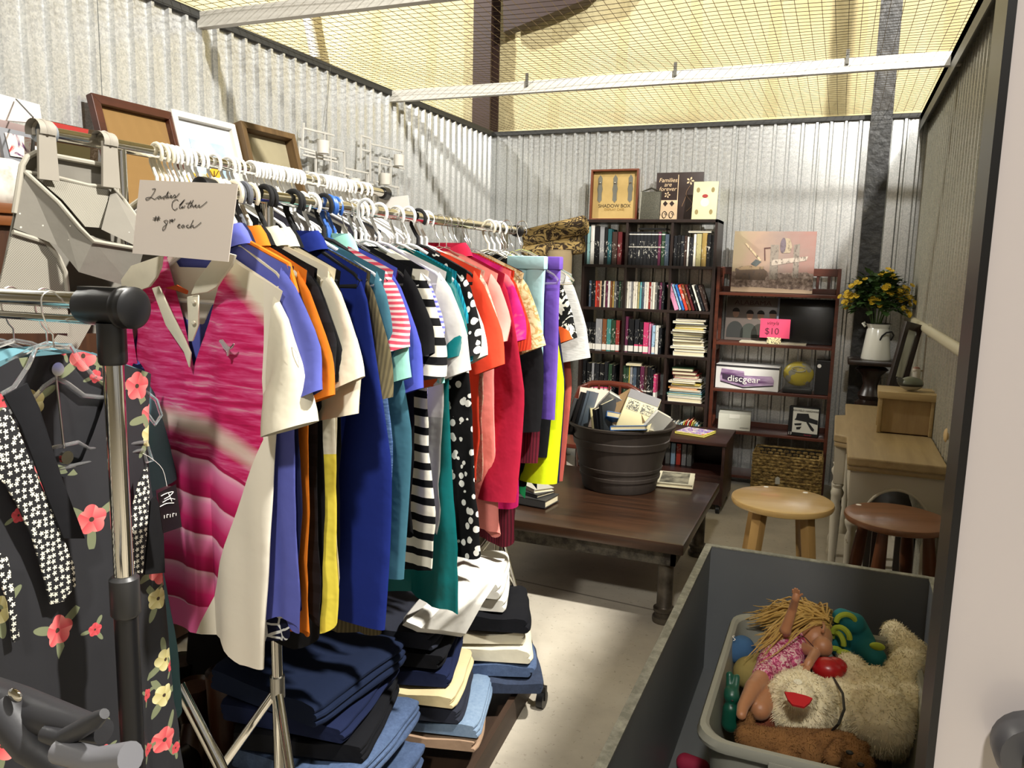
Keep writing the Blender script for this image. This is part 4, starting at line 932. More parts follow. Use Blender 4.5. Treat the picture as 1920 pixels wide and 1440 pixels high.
# boots and shoes in the dark under the clothes
lea = mat('brown leather', None, .38, fn=lambda g: g.mix(g.noise(9, None, 3), '#4a2714', '#2a150b'), bump=(14, .25, .01)); dlea = mat('black leather', '#15100d', .4, bump=(12, .3, .01))
def boot(label, m_, loc, rz, h=.3, L=.27, sole='#1a1411', rot=(0, 0), name='ankle_boot'):
    t = thing(name, label, 'boot' if h > .1 else 'shoe', loc, (rot[0], rot[1], rz)); rings = []
    for i, (x, z0, w_, hh) in enumerate(((-.06, .02, .03, .04), (-.055, .0, .038, .09), (-.03, 0, .042, .12), (.02, 0, .042, .11), (.07, 0, .042, .085), (.12, 0, .046, .065), (.17, 0, .044, .052), (.2, .003, .03, .035), (.212, .01, .012, .018))):
        x = x*L/.27; rings.append([(x, w_*math.sin(a), z0+.022+hh*(.5-.5*math.cos(a))) for a in (2*PI*j/16 for j in range(16))])
    MB().loft(rings).build('upper', m_, t)
    if h > .1:
        r2 = []
        for k in range(7):
            v = k/6; r2.append([(-.012+.046*(1+.25*v)*math.cos(a)+.004*math.sin(9*v), (.040+.014*v)*math.sin(a), .10+(h-.10)*v) for a in (2*PI*j/18 for j in range(18))])
        r2.append([(p[0]*.86, p[1]*.86, p[2]-.01) for p in r2[-1]])
        MB().loft(r2).build('shaft', m_, t)
    MB().prism([(x*L/.27, y, 0) for x, y in ((-.06, -.03), (0, -.037), (.1, -.045), (.17, -.044), (.215, -.015), (.215, .015), (.17, .044), (.1, .045), (0, .037), (-.06, .03))], (0, 0, .022)).build('sole', plain(sole, .6), t)
    return t
boot('tall brown leather boot standing behind the navy trousers', lea, (-1.68, 1.95, 0), -.6, .38)
boot('brown leather boot leaning beside its taller mate', lea, (-1.52, 2.05, 0), -.3, .34, rot=(.12, 0))
boot('brown ankle boot in the shadow behind the chrome tripod', lea, (-1.72, 1.72, 0), -.9, .22)
boot('dark brown boot lying deeper under the clothes', dlea, (-1.9, 1.85, 0), -.5, .2)
boot('black shoe with a pale rubber sole by the slanted chrome tube', dlea, (-1.38, 1.38, 0), -2.3, .08, sole='#b9b1a0', name='low_shoe')
boot('dark sneaker with a cream sole under the pink polo shirt', dlea, (-1.62, 1.55, 0), -2.0, .09, sole='#a89d88', name='low_shoe')
boot('pair mate of the tall brown boots standing nearest the chrome tripod', lea, (-1.50, 1.62, 0), -.5, .36)
boot('tall dark boot with a wrinkled shaft behind the front heap', dlea, (-1.55, 1.84, 0), -.4, .40)
boot('black leather ankle boot under the white polo tails', dlea, (-1.85, 1.62, 0), -1.2, .24)

# made-up dark bags, added to darken the floor under the racks
for lab, loc, sz, rz_0 in (('slouched black bag shape added to darken the floor under the pink polo shirt', (-1.78, 1.38, 0), (.2, .15, .2), .3), ('charcoal bag shape added to darken the floor deeper under the taller rack', (-1.8, 2.1, 0), (.18, .26, .26), .1)):
    t = thing('shading_bag', lab, 'bag', loc, (0, 0, rz_0)); rings = []
    for k in range(9):
        v = k/8; s_ = 1-.25*v**3; rings.append([(sz[0]*s_*sgn(math.cos(a), .6)+.01*math.sin(5*v+a*3), sz[1]*s_*sgn(math.sin(a), .6), sz[2]*1.5*v) for a in (2*PI*j/28 for j in range(28))])
    MB().loft(rings).build('body', C('#17161a'), t); MB().tube([(-.08, 0, sz[2]*1.5), (-.07, 0, sz[2]*1.5+.09), (0, .01, sz[2]*1.5+.12), (.07, 0, sz[2]*1.5+.09), (.08, 0, sz[2]*1.5)], .008, 8).build('handle', M_['ink'], t)

# ---------------------------------------------------------------- coffee table with tub of books
tw = wood('espresso oak', '#1b110b', '#41291a', 'x', .32, 10, .2)
ct = thing('coffee_table', 'low square dark wood coffee table on thick iron pipe legs', 'table', (-1.04, 3.70, 0))
MB().box(-.535, .53, -.535, .53, .335, .385).build('tabletop', tw, ct, bev=.012)
ap = MB().box(-.49, .49, -.49, -.47, .27, .336).box(-.49, .49, .47, .49, .27, .336).box(-.49, -.47, -.49, .49, .27, .336).box(.47, .49, -.49, .49, .27, .336)
ap.build('apron', mat('distressed iron', None, .6, .3, fn=lambda g: g.ramp(g.noise(14, None, 5, .7), [(.4, '#5d574b'), (.6, '#2c2620')])), ct, smooth=False)
iron = mat('iron pipe', None, .42, .55, fn=lambda g: g.ramp(g.noise(12, None, 4), [(.35, '#3a332b'), (.65, '#6a6256')]))
for x, y in ((-.44, -.44), (.445, -.44), (-.44, .44), (.445, .44)):
    MB().lathe([(.0, 0), (.048, 0), (.05, .012), (.048, .024), (.038, .027), (.04, .045), (.046, .05), (.046, .062), (.036, .066), (.033, .07), (.033, .34), (0, .34)], 28, (x, y, 0)).build('leg', iron, ct)
tubM = mat('dark brown resin', None, .55, fn=lambda g: g.mix(g.noise(30, g.scale(g.xyz()[0], (1, 1, .05)), 3), '#2a2420', '#3d352f'))
tb = thing('planter_tub', 'dark brown half barrel plastic tub filled with books on the coffee table', 'tub', (-.985, 3.93, .386))
tbm = MB().lathe([(0, 0), (.185, 0), (.19, .005), (.20, .06), (.206, .062), (.209, .078), (.204, .08), (.209, .105), (.215, .107), (.218, .122), (.213, .124), (.236, .225), (.243, .228), (.25, .262), (.245, .266), (.262, .325), (.274, .328), (.276, .338), (.262, .340), (.25, .33), (.19, .05), (0, .05)], 56)
tbm.build('body', tubM, tb)
def book_px(label, name, cat, px, py, Y, w_, h_, th, col, rot, page=True, z=None, mt=None, cover_txt=None):
    p = at(px, py, Y=Y)
    mb = MB().box(-w_/2, w_/2, -th/2, -th/2+.003, -h_/2, h_/2).box(-w_/2, w_/2, th/2-.003, th/2, -h_/2, h_/2).box(-w_/2, -w_/2+.003, -th/2, th/2, -h_/2, h_/2)
    t = thing(name, label, cat, p, rot)
    mb.build('cover', mt or plain(col, .45), t, smooth=False)
    MB().box(-w_/2+.003, w_/2-.004, -th/2+.003, th/2-.003, -h_/2+.004, h_/2-.004).build('pages', M_['pages'], t)
    return t
R3 = lambda a, b, c: (math.radians(a), math.radians(b), math.radians(c))
YT = 3.86
BT = [('grey book leaning at the crowded end of the tub', 1082, 782, .12, .19, .02, '#4d4f50', R3(10, 12, 70)), ('black book leaning in the tub next to the grey one', 1094, 775, .13, .21, .022, '#1c1c1e', R3(8, 14, 72)),
      ('slim slate book leaning in the tub', 1105, 770, .12, .2, .02, '#55606a', R3(8, 12, 74)), ('pale paperback upright with a dark mark on its spine in the tub', 1118, 790, .04, .15, .10, '#d6cc9a', R3(-4, -8, 10)),
      ('white and red book standing at the back of the tub', 1110, 765, .15, .2, .02, '#d9c3b0', R3(-12, 4, 8)), ('black spined book leaning in the middle of the tub', 1132, 792, .13, .18, .02, '#232427', R3(0, -12, 66)),
      ('dark grey book next to the black spined one', 1141, 788, .12, .2, .02, '#3c4145', R3(0, -10, 70)), ('silver book fanned open near the back of the tub', 1145, 770, .15, .2, .02, '#9a9b98', R3(35, 30, 30)),
      ('small blue book wedged at the centre of the tub', 1150, 788, .12, .15, .03, '#2e67a8', R3(60, 10, 30)), ('brown covered book slanting behind the comic book', 1172, 775, .16, .2, .02, '#8b7250', R3(-25, -35, 0)),
      ('cream book lying flat low in the tub', 1185, 805, .2, .15, .03, '#cfc8b0', R3(85, 5, 20)), ('white book sunk deep beside the rim of the tub', 1225, 800, .12, .17, .02, '#d8d6cc', R3(30, 25, 60))]
for l, px, py, w_, h_, th, col, rot in BT:
    book_px(l, 'book', 'book', px, py, YT+random.uniform(-.03, .07), w_, h_, th, col, rot)
cbk = book_px('cream comic style book with four small pictures leaning over the tub rim', 'book', 'book', 1197, 775, 3.84, .16, .21, .02, '#d8cc9a', R3(-28, 16, 4))
MB().box(-.08, .08, -.012, -.010, .06, .105).build('title_band', plain('#6c6a6a', .5), cbk)
for dx in (-.036, .036): MB().box(dx-.03, dx+.03, -.0118, -.0105, .0, .052).build('picture', mat('halftone', None, .6, fn=lambda g: g.ramp(g.noise(70, None, 3, .6, 2), [(.45, '#3a3a36'), (.55, '#c9c2a0')])), cbk)
book_px('blue covered book lying flat on top of the tub', 'book', 'book', 1180, 802, 3.75, .17, .13, .022, '#3f6fae', R3(80, -5, 8))
def flatbook(label, loc, w_, d_, h, rz, col, name='book', mt=None, cat='book', group=None):
    t = thing(name, label, cat, loc, (0, 0, rz), group)
    m_ = mt or plain(col, .4)
    MB().box(-w_/2, w_/2, -d_/2, d_/2, h-.003, h).box(-w_/2, w_/2, -d_/2, d_/2, 0, .003).box(-w_/2, -w_/2+.004, -d_/2, d_/2, 0, h).build('cover', m_, t, smooth=False)
    MB().box(-w_/2+.003, w_/2-.005, -d_/2+.005, d_/2-.005, .003, h-.003).build('pages', M_['pages'], t)
    return t
pt_ = at(1265, 903, Z=.39)
fb = flatbook('large grey photo book with a white border at the corner of the coffee table', pt_, .2, .25, .022, .12, '#c9c3aa')
MB().box(-.072, .075, -.11, .11, .022, .0235).build('cover_picture', mat('forest photo', None, .5, fn=lambda g: g.ramp(g.noise(20, None, 5), [(.4, '#3f3d34'), (.65, '#86826f')])), fb)
p_ = at(1000, 940, Z=.39)
flatbook('thick white paged book lying under the clothes on the coffee table', p_, .15, .2, .035, 1.45, '#3b3b3a')
flatbook('dark dvd sized book on top of the thick book at the table edge', p_+Vector((-.02, .03, .036)), .13, .18, .015, 1.2, '#29292c')
flatbook('small cream book stacked on the dark one under the clothes', p_+Vector((-.01, .05, .052)), .11, .16, .018, .9, '#b9b6a8')

# ---------------------------------------------------------------- rolled rugs in the corner
rug = mat('patterned rug', None, .95, fn=lambda g: g.ramp(g.noise(13, g.scale(g.xyz()[0], (.7, 1.3, 1.3)), 3, .55, 2.2), [(.44, '#a58c57'), (.49, '#2d2113'), (.56, '#33251a'), (.6, '#b59a63')], 'LINEAR'), bump=(80, .5, .004))
def roll(label, p0, p1, r, m_, name='rolled_rug'):
    p0 = Vector(p0); p1 = Vector(p1); d = (p1-p0)
    mb = MB(); spi = []
    for i in range(60):
        a = i*.42; rr = r*(.25+.75*i/59); spi.append((rr, a))
    t = d.normalized(); u = t.orthogonal().normalized(); v = t.cross(u)
    rings = []
    for s_ in (0, .02, .5, .98, 1):
        rr = r*(1 if 0 < s_ < 1 else .93); rings.append([d*s_+u*rr*math.cos(a)+v*rr*(.9)*math.sin(a) for a in (2*PI*j/36 for j in range(36))])
    mb.loft(rings)
    for e in (0, 1):
        mb.tube([d*e+t*(.003 if e else -.003)+u*rr*.9*math.cos(a)+v*rr*.82*math.sin(a) for rr, a in spi], .004, 5)
    return solo(mb, name, m_, label, 'rug', loc=p0)
bei = mat('beige rug back', None, .95, fn=lambda g: g.mix(g.noise(9, g.scale(g.xyz()[0], (1, 1, .2)), 4), '#a3906c', '#8f7e60'), bump=(70, .4, .003))
roll('upper folded tan and black flowered rug on the stack in the corner', at(986, 448, Y=5.45), at(1098, 422, Y=5.45), .075, rug)
roll('lower tan and black flowered rug under the other folded rug', at(984, 474, Y=5.45), at(1092, 458, Y=5.45), .07, rug)
roll('upright beige rolled rug wrapped with clear green tape', (-1.84, 5.35, 0), (-1.84, 5.35, 1.62), .09, bei)
roll('upright beige rug roll with a ragged edge behind the taped one', (-1.96, 5.55, 0), (-1.96, 5.55, 1.58), .085, bei)
roll('dark upright rug roll standing in the room corner', (-2.2, 5.5, 0), (-2.2, 5.5, 1.57), .10, mat('dark rug', '#2b261f', .95, bump=(60, .4, .004)))
tp_ = MB().lathe([(.0915, 1.40), (.0925, 1.40), (.0925, 1.455), (.0915, 1.455)], 40, (0, 0, 0))
solo(tp_, 'packing_tape', mat('green tape', '#9fc0a0', .12, alpha=.75), 'band of shiny green tape around the beige rolled rug', 'tape', loc=(-1.84, 5.35, 0))

# ---------------------------------------------------------------- tall dark bookcase with films, books and magazines
BKM = wood('espresso laminate', '#1d1310', '#2c1e19', 'z', .4)
BX0, BX1, BYF, BYB, BT_ = -1.768, -.803, 5.65, 5.93, 1.857
shz = [1.535, 1.223, .90, .567, .235, .05]
bcx = thing('bookcase', 'tall dark brown bookcase with open cubbies full of films and books', 'bookcase', (0, 0, 0))
bcx.location = ((BX0+BX1)/2, BYF, 0); OB = Vector(bcx.location)
def bb(x0, x1, z0, z1, nm, y0=BYF, y1=BYB): MB().box(x0-OB.x, x1-OB.x, y0-OB.y, y1-OB.y, z0, z1).build(nm, BKM, bcx, smooth=False, bev=.0015)
bb(BX0, BX0+.02, 0, BT_, 'side_panel'); bb(BX1-.02, BX1, 0, BT_, 'side_panel'); bb(BX0, BX1, BT_-.022, BT_, 'top')
for z_ in shz: bb(BX0+.02, BX1-.02, z_-.02, z_, 'shelf')
for x_ in (-1.44, -1.116): bb(x_-.009, x_+.009, .05, BT_-.022, 'divider', BYF+.004)
SEC = [(-1.745, -1.452), (-1.429, -1.128), (-1.105, -.825)]
ORD = ['first', 'second', 'third', 'fourth', 'fifth', 'sixth', 'seventh', 'eighth', 'ninth', 'tenth', 'eleventh', 'twelfth', 'thirteenth', 'fourteenth', 'fifteenth', 'sixteenth', 'seventeenth', 'eighteenth']
SN = ['rug side', 'middle', 'far']; RN = ['top', 'second', 'third', 'fourth', 'bottom']
NMC = {'#101114': 'black', '#1b1d22': 'charcoal', '#8fb8b8': 'aqua', '#dcdad2': 'white', '#8a8a8c': 'grey', '#1f4f55': 'dark teal', '#3b2a24': 'dark brown', '#5a1a1e': 'dark red', '#27402c': 'dark green', '#b0a878': 'olive beige', '#a58a4c': 'mustard brown',
       '#e8e2d2': 'cream', '#c5402f': 'red', '#6a6b68': 'mid grey', '#43505f': 'slate blue', '#5fa3a8': 'turquoise', '#5b2440': 'maroon', '#d98fb0': 'pink', '#9fc0d8': 'light blue', '#2f6bb5': 'bright blue', '#d9b48f': 'peach', '#7a4a2c': 'brown',
       '#3f7f7a': 'sea green', '#8c2f2b': 'brick red', '#c23a6a': 'magenta', '#d8c356': 'yellow', '#d98a3a': 'orange', '#2a4f94': 'blue', '#3f9a55': 'green'}
def spineM(col, sticker=None, spot=None):
    k = ('spine', col, sticker, spot)
    if k in _mc: return _mc[k]
    def f(g):
        v, x, y, z = g.xyz(); mp_ = g.n('VectorMath', operation='ADD'); g.put(mp_.inputs[0], v); rv = g.n('CombineXYZ'); g.put(rv.inputs[2], g.mul(g.n('ObjectInfo').outputs['Random'], 7)); g.put(rv.inputs[0], g.mul(g.n('ObjectInfo').outputs['Random'], 3)); g.put(mp_.inputs[1], rv.outputs[0]); n = g.noise(70, g.scale(mp_.outputs[0], (1, 1, .5)), 3, .6, 1)
        lt_ = '#d8d4c8' if sum(lin(col)[:3]) < .9 else '#4a4038'
        inb = g.mul(g.gt(z, .05), g.lt(z, .17)); c = g.mix(g.mul(g.mul(g.gt(n, .6), inb), .65), col, lt_)
        if sticker == 'white': c = g.mix(g.mul(g.gt(z, .008), g.lt(z, .05)), c, '#e6e2d8')
        if sticker == 'pink':
            c = g.mix(g.mul(g.gt(z, .008), g.lt(z, .05)), c, '#e6e2d8'); c = g.mix(g.mul(g.gt(z, .05), g.lt(z, .062)), c, '#d0446e')
        if sticker == 'dot': c = g.mix(g.mul(g.gt(z, .215), g.lt(z, .222)), c, '#e6e2d8'); 
        if sticker == 'dot': c = g.mix(g.mul(g.gt(z, .125), g.lt(z, .133)), c, '#b9b5aa')
        if sticker == 'band': c = g.mix(g.mul(g.gt(z, .05), g.lt(z, .06)), c, '#dcd8ce')
        return c
    _mc[k] = mat('spine '+col+str(sticker), None, .4, fn=f); return _mc[k]
SHM = {}
def stand(x, y, z, wd, h, dep, col, label, name, cat, sticker=None, lean=0, group=None):
    key = (round(wd, 4), round(h, 3), round(dep, 3), col, sticker)
    if key in SHM: me = SHM[key]
    else:
        mb = MB().box(-wd/2, wd/2, 0, .003, 0, h).box(-wd/2, -wd/2+.0015, 0, dep, 0, h).box(wd/2-.0015, wd/2, 0, dep, 0, h)
        if name == 'dvd_case': mb.box(-wd/2, wd/2, 0, dep, h-.002, h)
        mb.box(-wd/2+.0015, wd/2-.0015, .003, dep-.003, .003, h-.004, 1)
        o = mb.build(name, [spineM(col, sticker), M_['pages'] if name != 'dvd_case' else plain('#1a1a1c', .5)], None, False); SHM[key] = me = o.data; bpy.data.objects.remove(o)
    o = bpy.data.objects.new(name, me); COL.objects.link(o); o.location = (x, y, z); o.rotation_euler = (0, lean, 0); return tag(o, label, cat, group)
def row(r, s, items, y=BYF+.03, x=None, name=None, dep=.14):
    x = SEC[s][0] if x is None else x
    for i, it in enumerate(items):
        col, wd, h = it[:3]; st = it[3] if len(it) > 3 else None; gap = it[4] if len(it) > 4 else .0005
        nm = name or ('dvd_case' if h < .21 and wd < .018 else 'book'); kd = 'film case' if nm == 'dvd_case' else 'book'
        stand(x+wd/2, y+random.uniform(0, .012), shz[r], wd, h, dep, col, '%s %s, %s along in the %s cubby of the %s shelf' % (NMC.get(col, 'dark'), kd, ORD[i], SN[s], RN[r]), nm, 'film' if nm == 'dvd_case' else 'book', st)
        x += wd+gap
    return x
K = '#101114'; K2 = '#1b1d22'
row(0, 0, [('#8fb8b8', .028, .275), ('#dcdad2', .03, .285), (K, .036, .27), ('#8a8a8c', .036, .27), (K, .026, .262), ('#1f4f55', .03, .255), ('#3b2a24', .04, .235), ('#5a1a1e', .034, .235)])
row(0, 1, [(K2, .026, .235, 'dot') if i not in (8,) else ('#5b2440', .022, .235, 'dot') for i in range(9)]+[('#27402c', .026, .235, 'dot'), ('#43505f', .032, .22)])
stand(SEC[1][0]+.16, BYF+.05, shz[0]+.252, .2, .012, .14, K, 'black book lying flat across the black set of books on the top shelf', 'book', 'book')
row(0, 2, [(K2, .024, .21), (K, .024, .215), (K2, .024, .212), ('#3b2a24', .02, .21), ('#dcdad2', .014, .205), (K2, .028, .2), ('#e8e2d2', .02, .222), ('#b0a878', .036, .225), ('#a58a4c', .036, .23), (K, .026, .22)])
flatbook('thin white book lying on top of the dark books on the top shelf', (-.93, BYF+.11, shz[0]+.232), .16, .14, .012, 0, '#dcdad2')
c1 = ['#43505f', K, K2, '#c5402f', '#8c2f2b', '#d9b48f', K2, '#e8e2d2', '#5b2440', '#dcdad2', '#7a4a2c', '#a58a4c', '#6a6b68', K2, '#27402c', '#6a6b68']
row(1, 0, [(c, .0155, .193) for c in c1], x=SEC[0][0]+.03)
c2 = ['#e8e2d2', '#dcdad2', '#8a8a8c', '#e8e2d2', '#e8e2d2', '#b0a878', '#5fa3a8', '#43505f', '#dcdad2', '#e8e2d2', '#8c2f2b', '#dcdad2', '#e8e2d2', '#6a6b68', K, '#5b2440', K2]
row(1, 1, [(c, .0155, .193) for c in c2])
x = SEC[2][0]
for i, c in enumerate((K, K2, K)):
    stand(x+.008, BYF+.05, shz[1], .0155, .19, .13, c, 'dark film case %s behind the leaning pink case on the second shelf' % ORD[i], 'dvd_case', 'film'); x += .017
for i, (c, wd) in enumerate((('#d98fb0', .036), ('#9fc0d8', .018), ('#2f6bb5', .018), ('#c5402f', .022), ('#7a4a2c', .018), ('#5a1a1e', .018), (K, .016), ('#e8e2d2', .014), (K2, .018), ('#3b2a24', .02))):
    stand(SEC[2][0]+.048+i*.0235, BYF+.02, shz[1]+.004, wd, .19, .13, c, '%s film case, %s of the slanting row on the second shelf' % (NMC[c], ORD[i]), 'dvd_case', 'film', lean=math.radians(-20))
row(2, 0, [(K, .017, .205, 'white')]*5+[('#8a8a8c', .05, .235, 'white'), ('#7a4a2c', .034, .235, 'white'), ('#3f7f7a', .034, .235, 'white'), ('#27402c', .034, .23, 'white'), ('#8c2f2b', .03, .23, 'white')], x=SEC[0][0]+.004)
row(2, 1, [('#5b2440', .022, .262, 'white', .002), (K, .04, .245, 'white', .006), (K2, .034, .245, 'pink', .003), (K, .026, .225, 'pink', .002), ('#c23a6a', .04, .225, 'pink', .002), ('#d98fb0', .014, .215, None, .008), ('#9fc0d8', .024, .205, 'white'), ('#dcdad2', .024, .205, 'white'), (K2, .02, .19)])
row(3, 0, [(K, .028, .255, None, .006)]+[(K, .034, .235, 'pink', .003)]*1+[('#8a8a8c', .02, .235, 'pink', .003), (K2, .036, .235, 'pink', .003), (K, .036, .235, 'pink', .003), (K2, .026, .25, 'pink', .003), ('#27402c', .028, .235, 'pink', .003), (K, .02, .23)])
row(3, 1, [('#27402c', .02, .23), ('#27402c', .02, .23), ('#d8c356', .008, .232), ('#8a8a8c', .02, .23), ('#43505f', .03, .235, 'band'), (K2, .024, .235, 'band'), ('#5b2440', .034, .235, 'band'), ('#3b2a24', .02, .235, 'band'), (K, .026, .235, 'band'), (K2, .014, .22, None, .004), ('#c23a6a', .022, .18, 'white')])
flatbook('cream paperback laid across the dark row on the fourth shelf', (-1.36, BYF+.1, shz[3]+.238), .11, .16, .014, .1, '#e2d9b8')
# magazine stacks
def stack(s, r, specs, word, maxw=.235):
    z_ = shz[r]
    for i, (c, h, w_) in enumerate(specs):
        ox = random.uniform(-.015, .015)
        flatbook('%s %s, %s from the bottom of the %s' % (NMC[c], 'magazine' if h < .02 else 'book', ORD[i], word), (-.965+ox+(w_-.23)*.3, BYF+.12+random.uniform(-.01, .02), z_), w_, .19, h, random.uniform(-.06, .06), c, 'magazine' if h < .02 else 'book', None, 'magazine' if h < .02 else 'book'); z_ += h+.0008
random.seed(5)
stack(2, 2, [('#dcdad2', .032, .22), ('#e8e2d2', .018, .23), ('#dcdad2', .016, .24), ('#e8e2d2', .034, .22), ('#e8e2d2', .018, .21), ('#6a6b68', .016, .2), ('#b0a878', .014, .21), ('#e8e2d2', .018, .23), ('#dcdad2', .016, .23), ('#d8c356', .012, .2), ('#dcdad2', .014, .22), (K, .012, .23), ('#dcdad2', .018, .22), ('#e8e2d2', .012, .21)], 'white stack on the third shelf')
stack(2, 3, [('#e8e2d2', .032, .24), ('#dcdad2', .012, .24), ('#3f7f7a', .016, .25), ('#9fc0d8', .014, .23), ('#e8e2d2', .012, .22), ('#d98a3a', .014, .21), ('#e8e2d2', .018, .22), ('#d8c356', .012, .2), ('#e8e2d2', .016, .19), ('#dcdad2', .014, .2), ('#8c2f2b', .026, .17), ('#5a1a1e', .024, .17), ('#27402c', .024, .15)], 'mixed stack on the fourth shelf')
kc = ['#dcdad2', '#9fc0d8', '#dcdad2', '#5fa3a8', '#9fc0d8', '#d8c356', '#c5402f', '#e8e2d2', '#c5402f', '#d8c356', '#b0a878', '#9fc0d8', '#3f9a55', '#5fa3a8', '#e8e2d2', '#27402c', K]
for i, c in enumerate(kc):
    stand(SEC[2][0]+.03+i*.0145+(0 if i > 2 else -.01), BYF+.03, shz[4], .009, .2-.004*abs(i-8)+random.uniform(-.01, .01), .14, c, 'thin %s children book, %s in the slanted row on the lowest visible shelf' % (NMC[c], ORD[i] if i < 18 else 'last'), 'book', 'book', lean=math.radians(12 if i < 12 else 4))
row(4, 0, [(K, .03, .22), ('#c5402f', .04, .2), (K2, .03, .22), ('#8c2f2b', .03, .21), (K, .04, .23)])
row(4, 1, [('#d98fb0', .07, .23), (K, .03, .22), ('#7a4a2c', .03, .21), (K2, .04, .2)])
# ---------------------------------------------------------------- frames on top of the bookcase
def upright(name, label, cat, pxq, Y, fm, rail, dep, panel, lean=.08):
    tl, tr_, bl = at(*pxq[0], Y=Y), at(*pxq[1], Y=Y), at(*pxq[2], Y=Y); W2 = (tr_.x-tl.x)/2; Hh = tl.z-BT_
    t = thing(name, label, cat, ((tl.x+tr_.x)/2, Y-lean*.6, BT_+.001), (-math.atan2(lean*.6, Hh), 0, 0))
    if rail:
        for x0, x1, z0, z1 in ((-W2, -W2+rail, 0, Hh), (W2-rail, W2, 0, Hh), (-W2+rail, W2-rail, Hh-rail, Hh), (-W2+rail, W2-rail, 0, rail)): MB().box(x0, x1, -dep, 0, z0, z1).build('frame_rail', fm, t, bev=.002)
        MB().box(-W2+rail, W2-rail, -dep*.3, -dep*.2, rail, Hh-rail).build('board', panel, t)
    else: MB().box(-W2, W2, -dep, 0, 0, Hh).build('board', panel, t, bev=.001)
    return t, W2, Hh
kraft = mat('kraft paper', None, .8, fn=lambda g: g.mix(g.noise(12, None, 4), '#bfa368', '#a68a50'))
t, W2, Hh = upright('shadow_box', 'brown shadow box frame with three key plates on kraft paper, on the bookcase', 'shadow box', ((1112, 320), (1201, 322), (1105, 409)), 5.86, wood('mahogany', '#5a2c18', '#743c22', 'z', .4), .014, .05, kraft, .02)
for k in range(3):
    x = (-.21+.21*k)*.55
    MB().prism([(x+a, -.018, Hh*.62+b) for a, b in ((-.016, -.08), (-.006, -.09), (0, -.1), (.006, -.09), (.016, -.08), (.014, -.03), (.02, 0), (.014, .03), (.016, .08), (.006, .095), (0, .105), (-.006, .095), (-.016, .08), (-.014, .03), (-.02, 0), (-.014, -.03))], (0, .006, 0)).build('key_plate', mat('pewter', '#7d7c72', .35, .4), t)
    MB().ball((x, -.024, Hh*.62+.045), .007, 10, 8).build('knob', M_['chrome'], t)
text('SHADOW BOX', .036, facing((0, -.017, Hh*.29)), plain('#4a3a20', .7), t); text('DISPLAY CASE', .024, facing((0, -.017, Hh*.22)), plain('#a5833f', .7), t)
t, W2, Hh = upright('metal_frame', 'small arched grey metal frame with dark mesh beside the shadow box', 'picture frame', ((1203, 360), (1240, 360), (1197, 409)), 5.80, None, 0, .012, mat('dark pewter mesh', None, .5, .5, fn=lambda g: g.mix(g.vor(120, None), '#3c3b33', '#5b594c')), .05)
MB().tube([(-W2, -.008, 0), (-W2, -.008, Hh), (-W2*.5, -.008, Hh+.012), (0, -.008, Hh+.026), (W2*.5, -.008, Hh+.012), (W2, -.008, Hh), (W2, -.008, 0), (-W2, -.008, 0)], .006, 8).build('frame', mat('dark pewter', '#4a483e', .4, .6), t)
t, W2, Hh = upright('wall_plaque', 'dark brown plaque with cream flowers reading Families are forever', 'plaque', ((1233, 325), (1321, 321), (1233, 409)), 5.9, None, 0, .02, plain('#2a1a15', .5), .01)
crm = plain('#d9bd98', .6)
for i, s_ in enumerate(('Families', 'are', 'forever')): text(s_, .042, facing((-W2*.5, -.0205, Hh*(.84-.09*i))), crm, t, shear=.2)
MB().box(-.012, -.007, -.022, -.02, 0, Hh*.95).build('divider_strip', crm, t)
dm = MB()
for k in range(3):
    cx = -W2+.025+k*.048; dm.prism([(cx-.018, -.0225, Hh*.36), (cx, -.0225, Hh*.30), (cx+.018, -.0225, Hh*.36), (cx, -.0225, Hh*.42)], (0, .001, 0))
MB().box(-W2, -.012, -.0215, -.0205, .0, Hh*.43).build('cream_panel', crm, t); dm.build('diamonds', plain('#2a1a15'), t)
strokes([[(-W2+.02+.02*math.cos(a)*(1-a/14)+k*.05, Hh*.12+.03*math.sin(a)*(1-a/14)) for a in [i*.7 for i in range(12)]] for k in range(3)], .003, lambda a, b: Vector((a, -.023, b)), 'scrolls', plain('#2a1a15'), t)
def blossom(cx, cz, r, n=5):
    mb = MB()
    for k in range(n):
        a = 2*PI*k/n; mb.prism([(cx+r*q*math.cos(a+b), -.0225, cz+r*q*math.sin(a+b)) for q, b in ((.15, 0), (.7, -.35), (1, 0), (.7, .35))], (0, .001, 0))
    return mb
blossom(W2*.45, Hh*.82, .03).build('blossom', crm, t); blossom(-W2*.5, Hh*.54, .024).build('blossom', crm, t)
strokes([[(W2*.45, Hh*.72), (W2*.3, Hh*.55), (W2*.6, Hh*.35), (W2*.35, Hh*.2)], [(W2*.3, Hh*.5), (W2*.15, Hh*.3)]], .0018, lambda a, b: Vector((a, -.023, b)), 'vine', plain('#8b6a4c'), t)
t, W2, Hh = upright('memory_card', 'cream greeting plaque with oval portraits and a pearl centre leaning on the brown plaque', 'plaque', ((1302, 341), (1348, 341), (1290, 409)), 5.76, None, 0, .008, plain('#d9d2a4', .5), .06)
ov = MB()
for cx, cz in ((-.6, .78), (.6, .78), (-.62, .2), (.55, .2)): ov.prism([(cx*W2+.012*math.cos(a), -.0095, cz*Hh+.018*math.sin(a)) for a in (2*PI*j/14 for j in range(14))], (0, .001, 0))
ov.build('portraits', plain('#8d7c4e', .6), t)
MB().lathe([(0, 0), (.03, 0), (.026, .004), (0, .005)], 24, (0, -.009, Hh*.45), ax='y').build('medallion', mat('pearl', '#cfcfc8', .2), t)
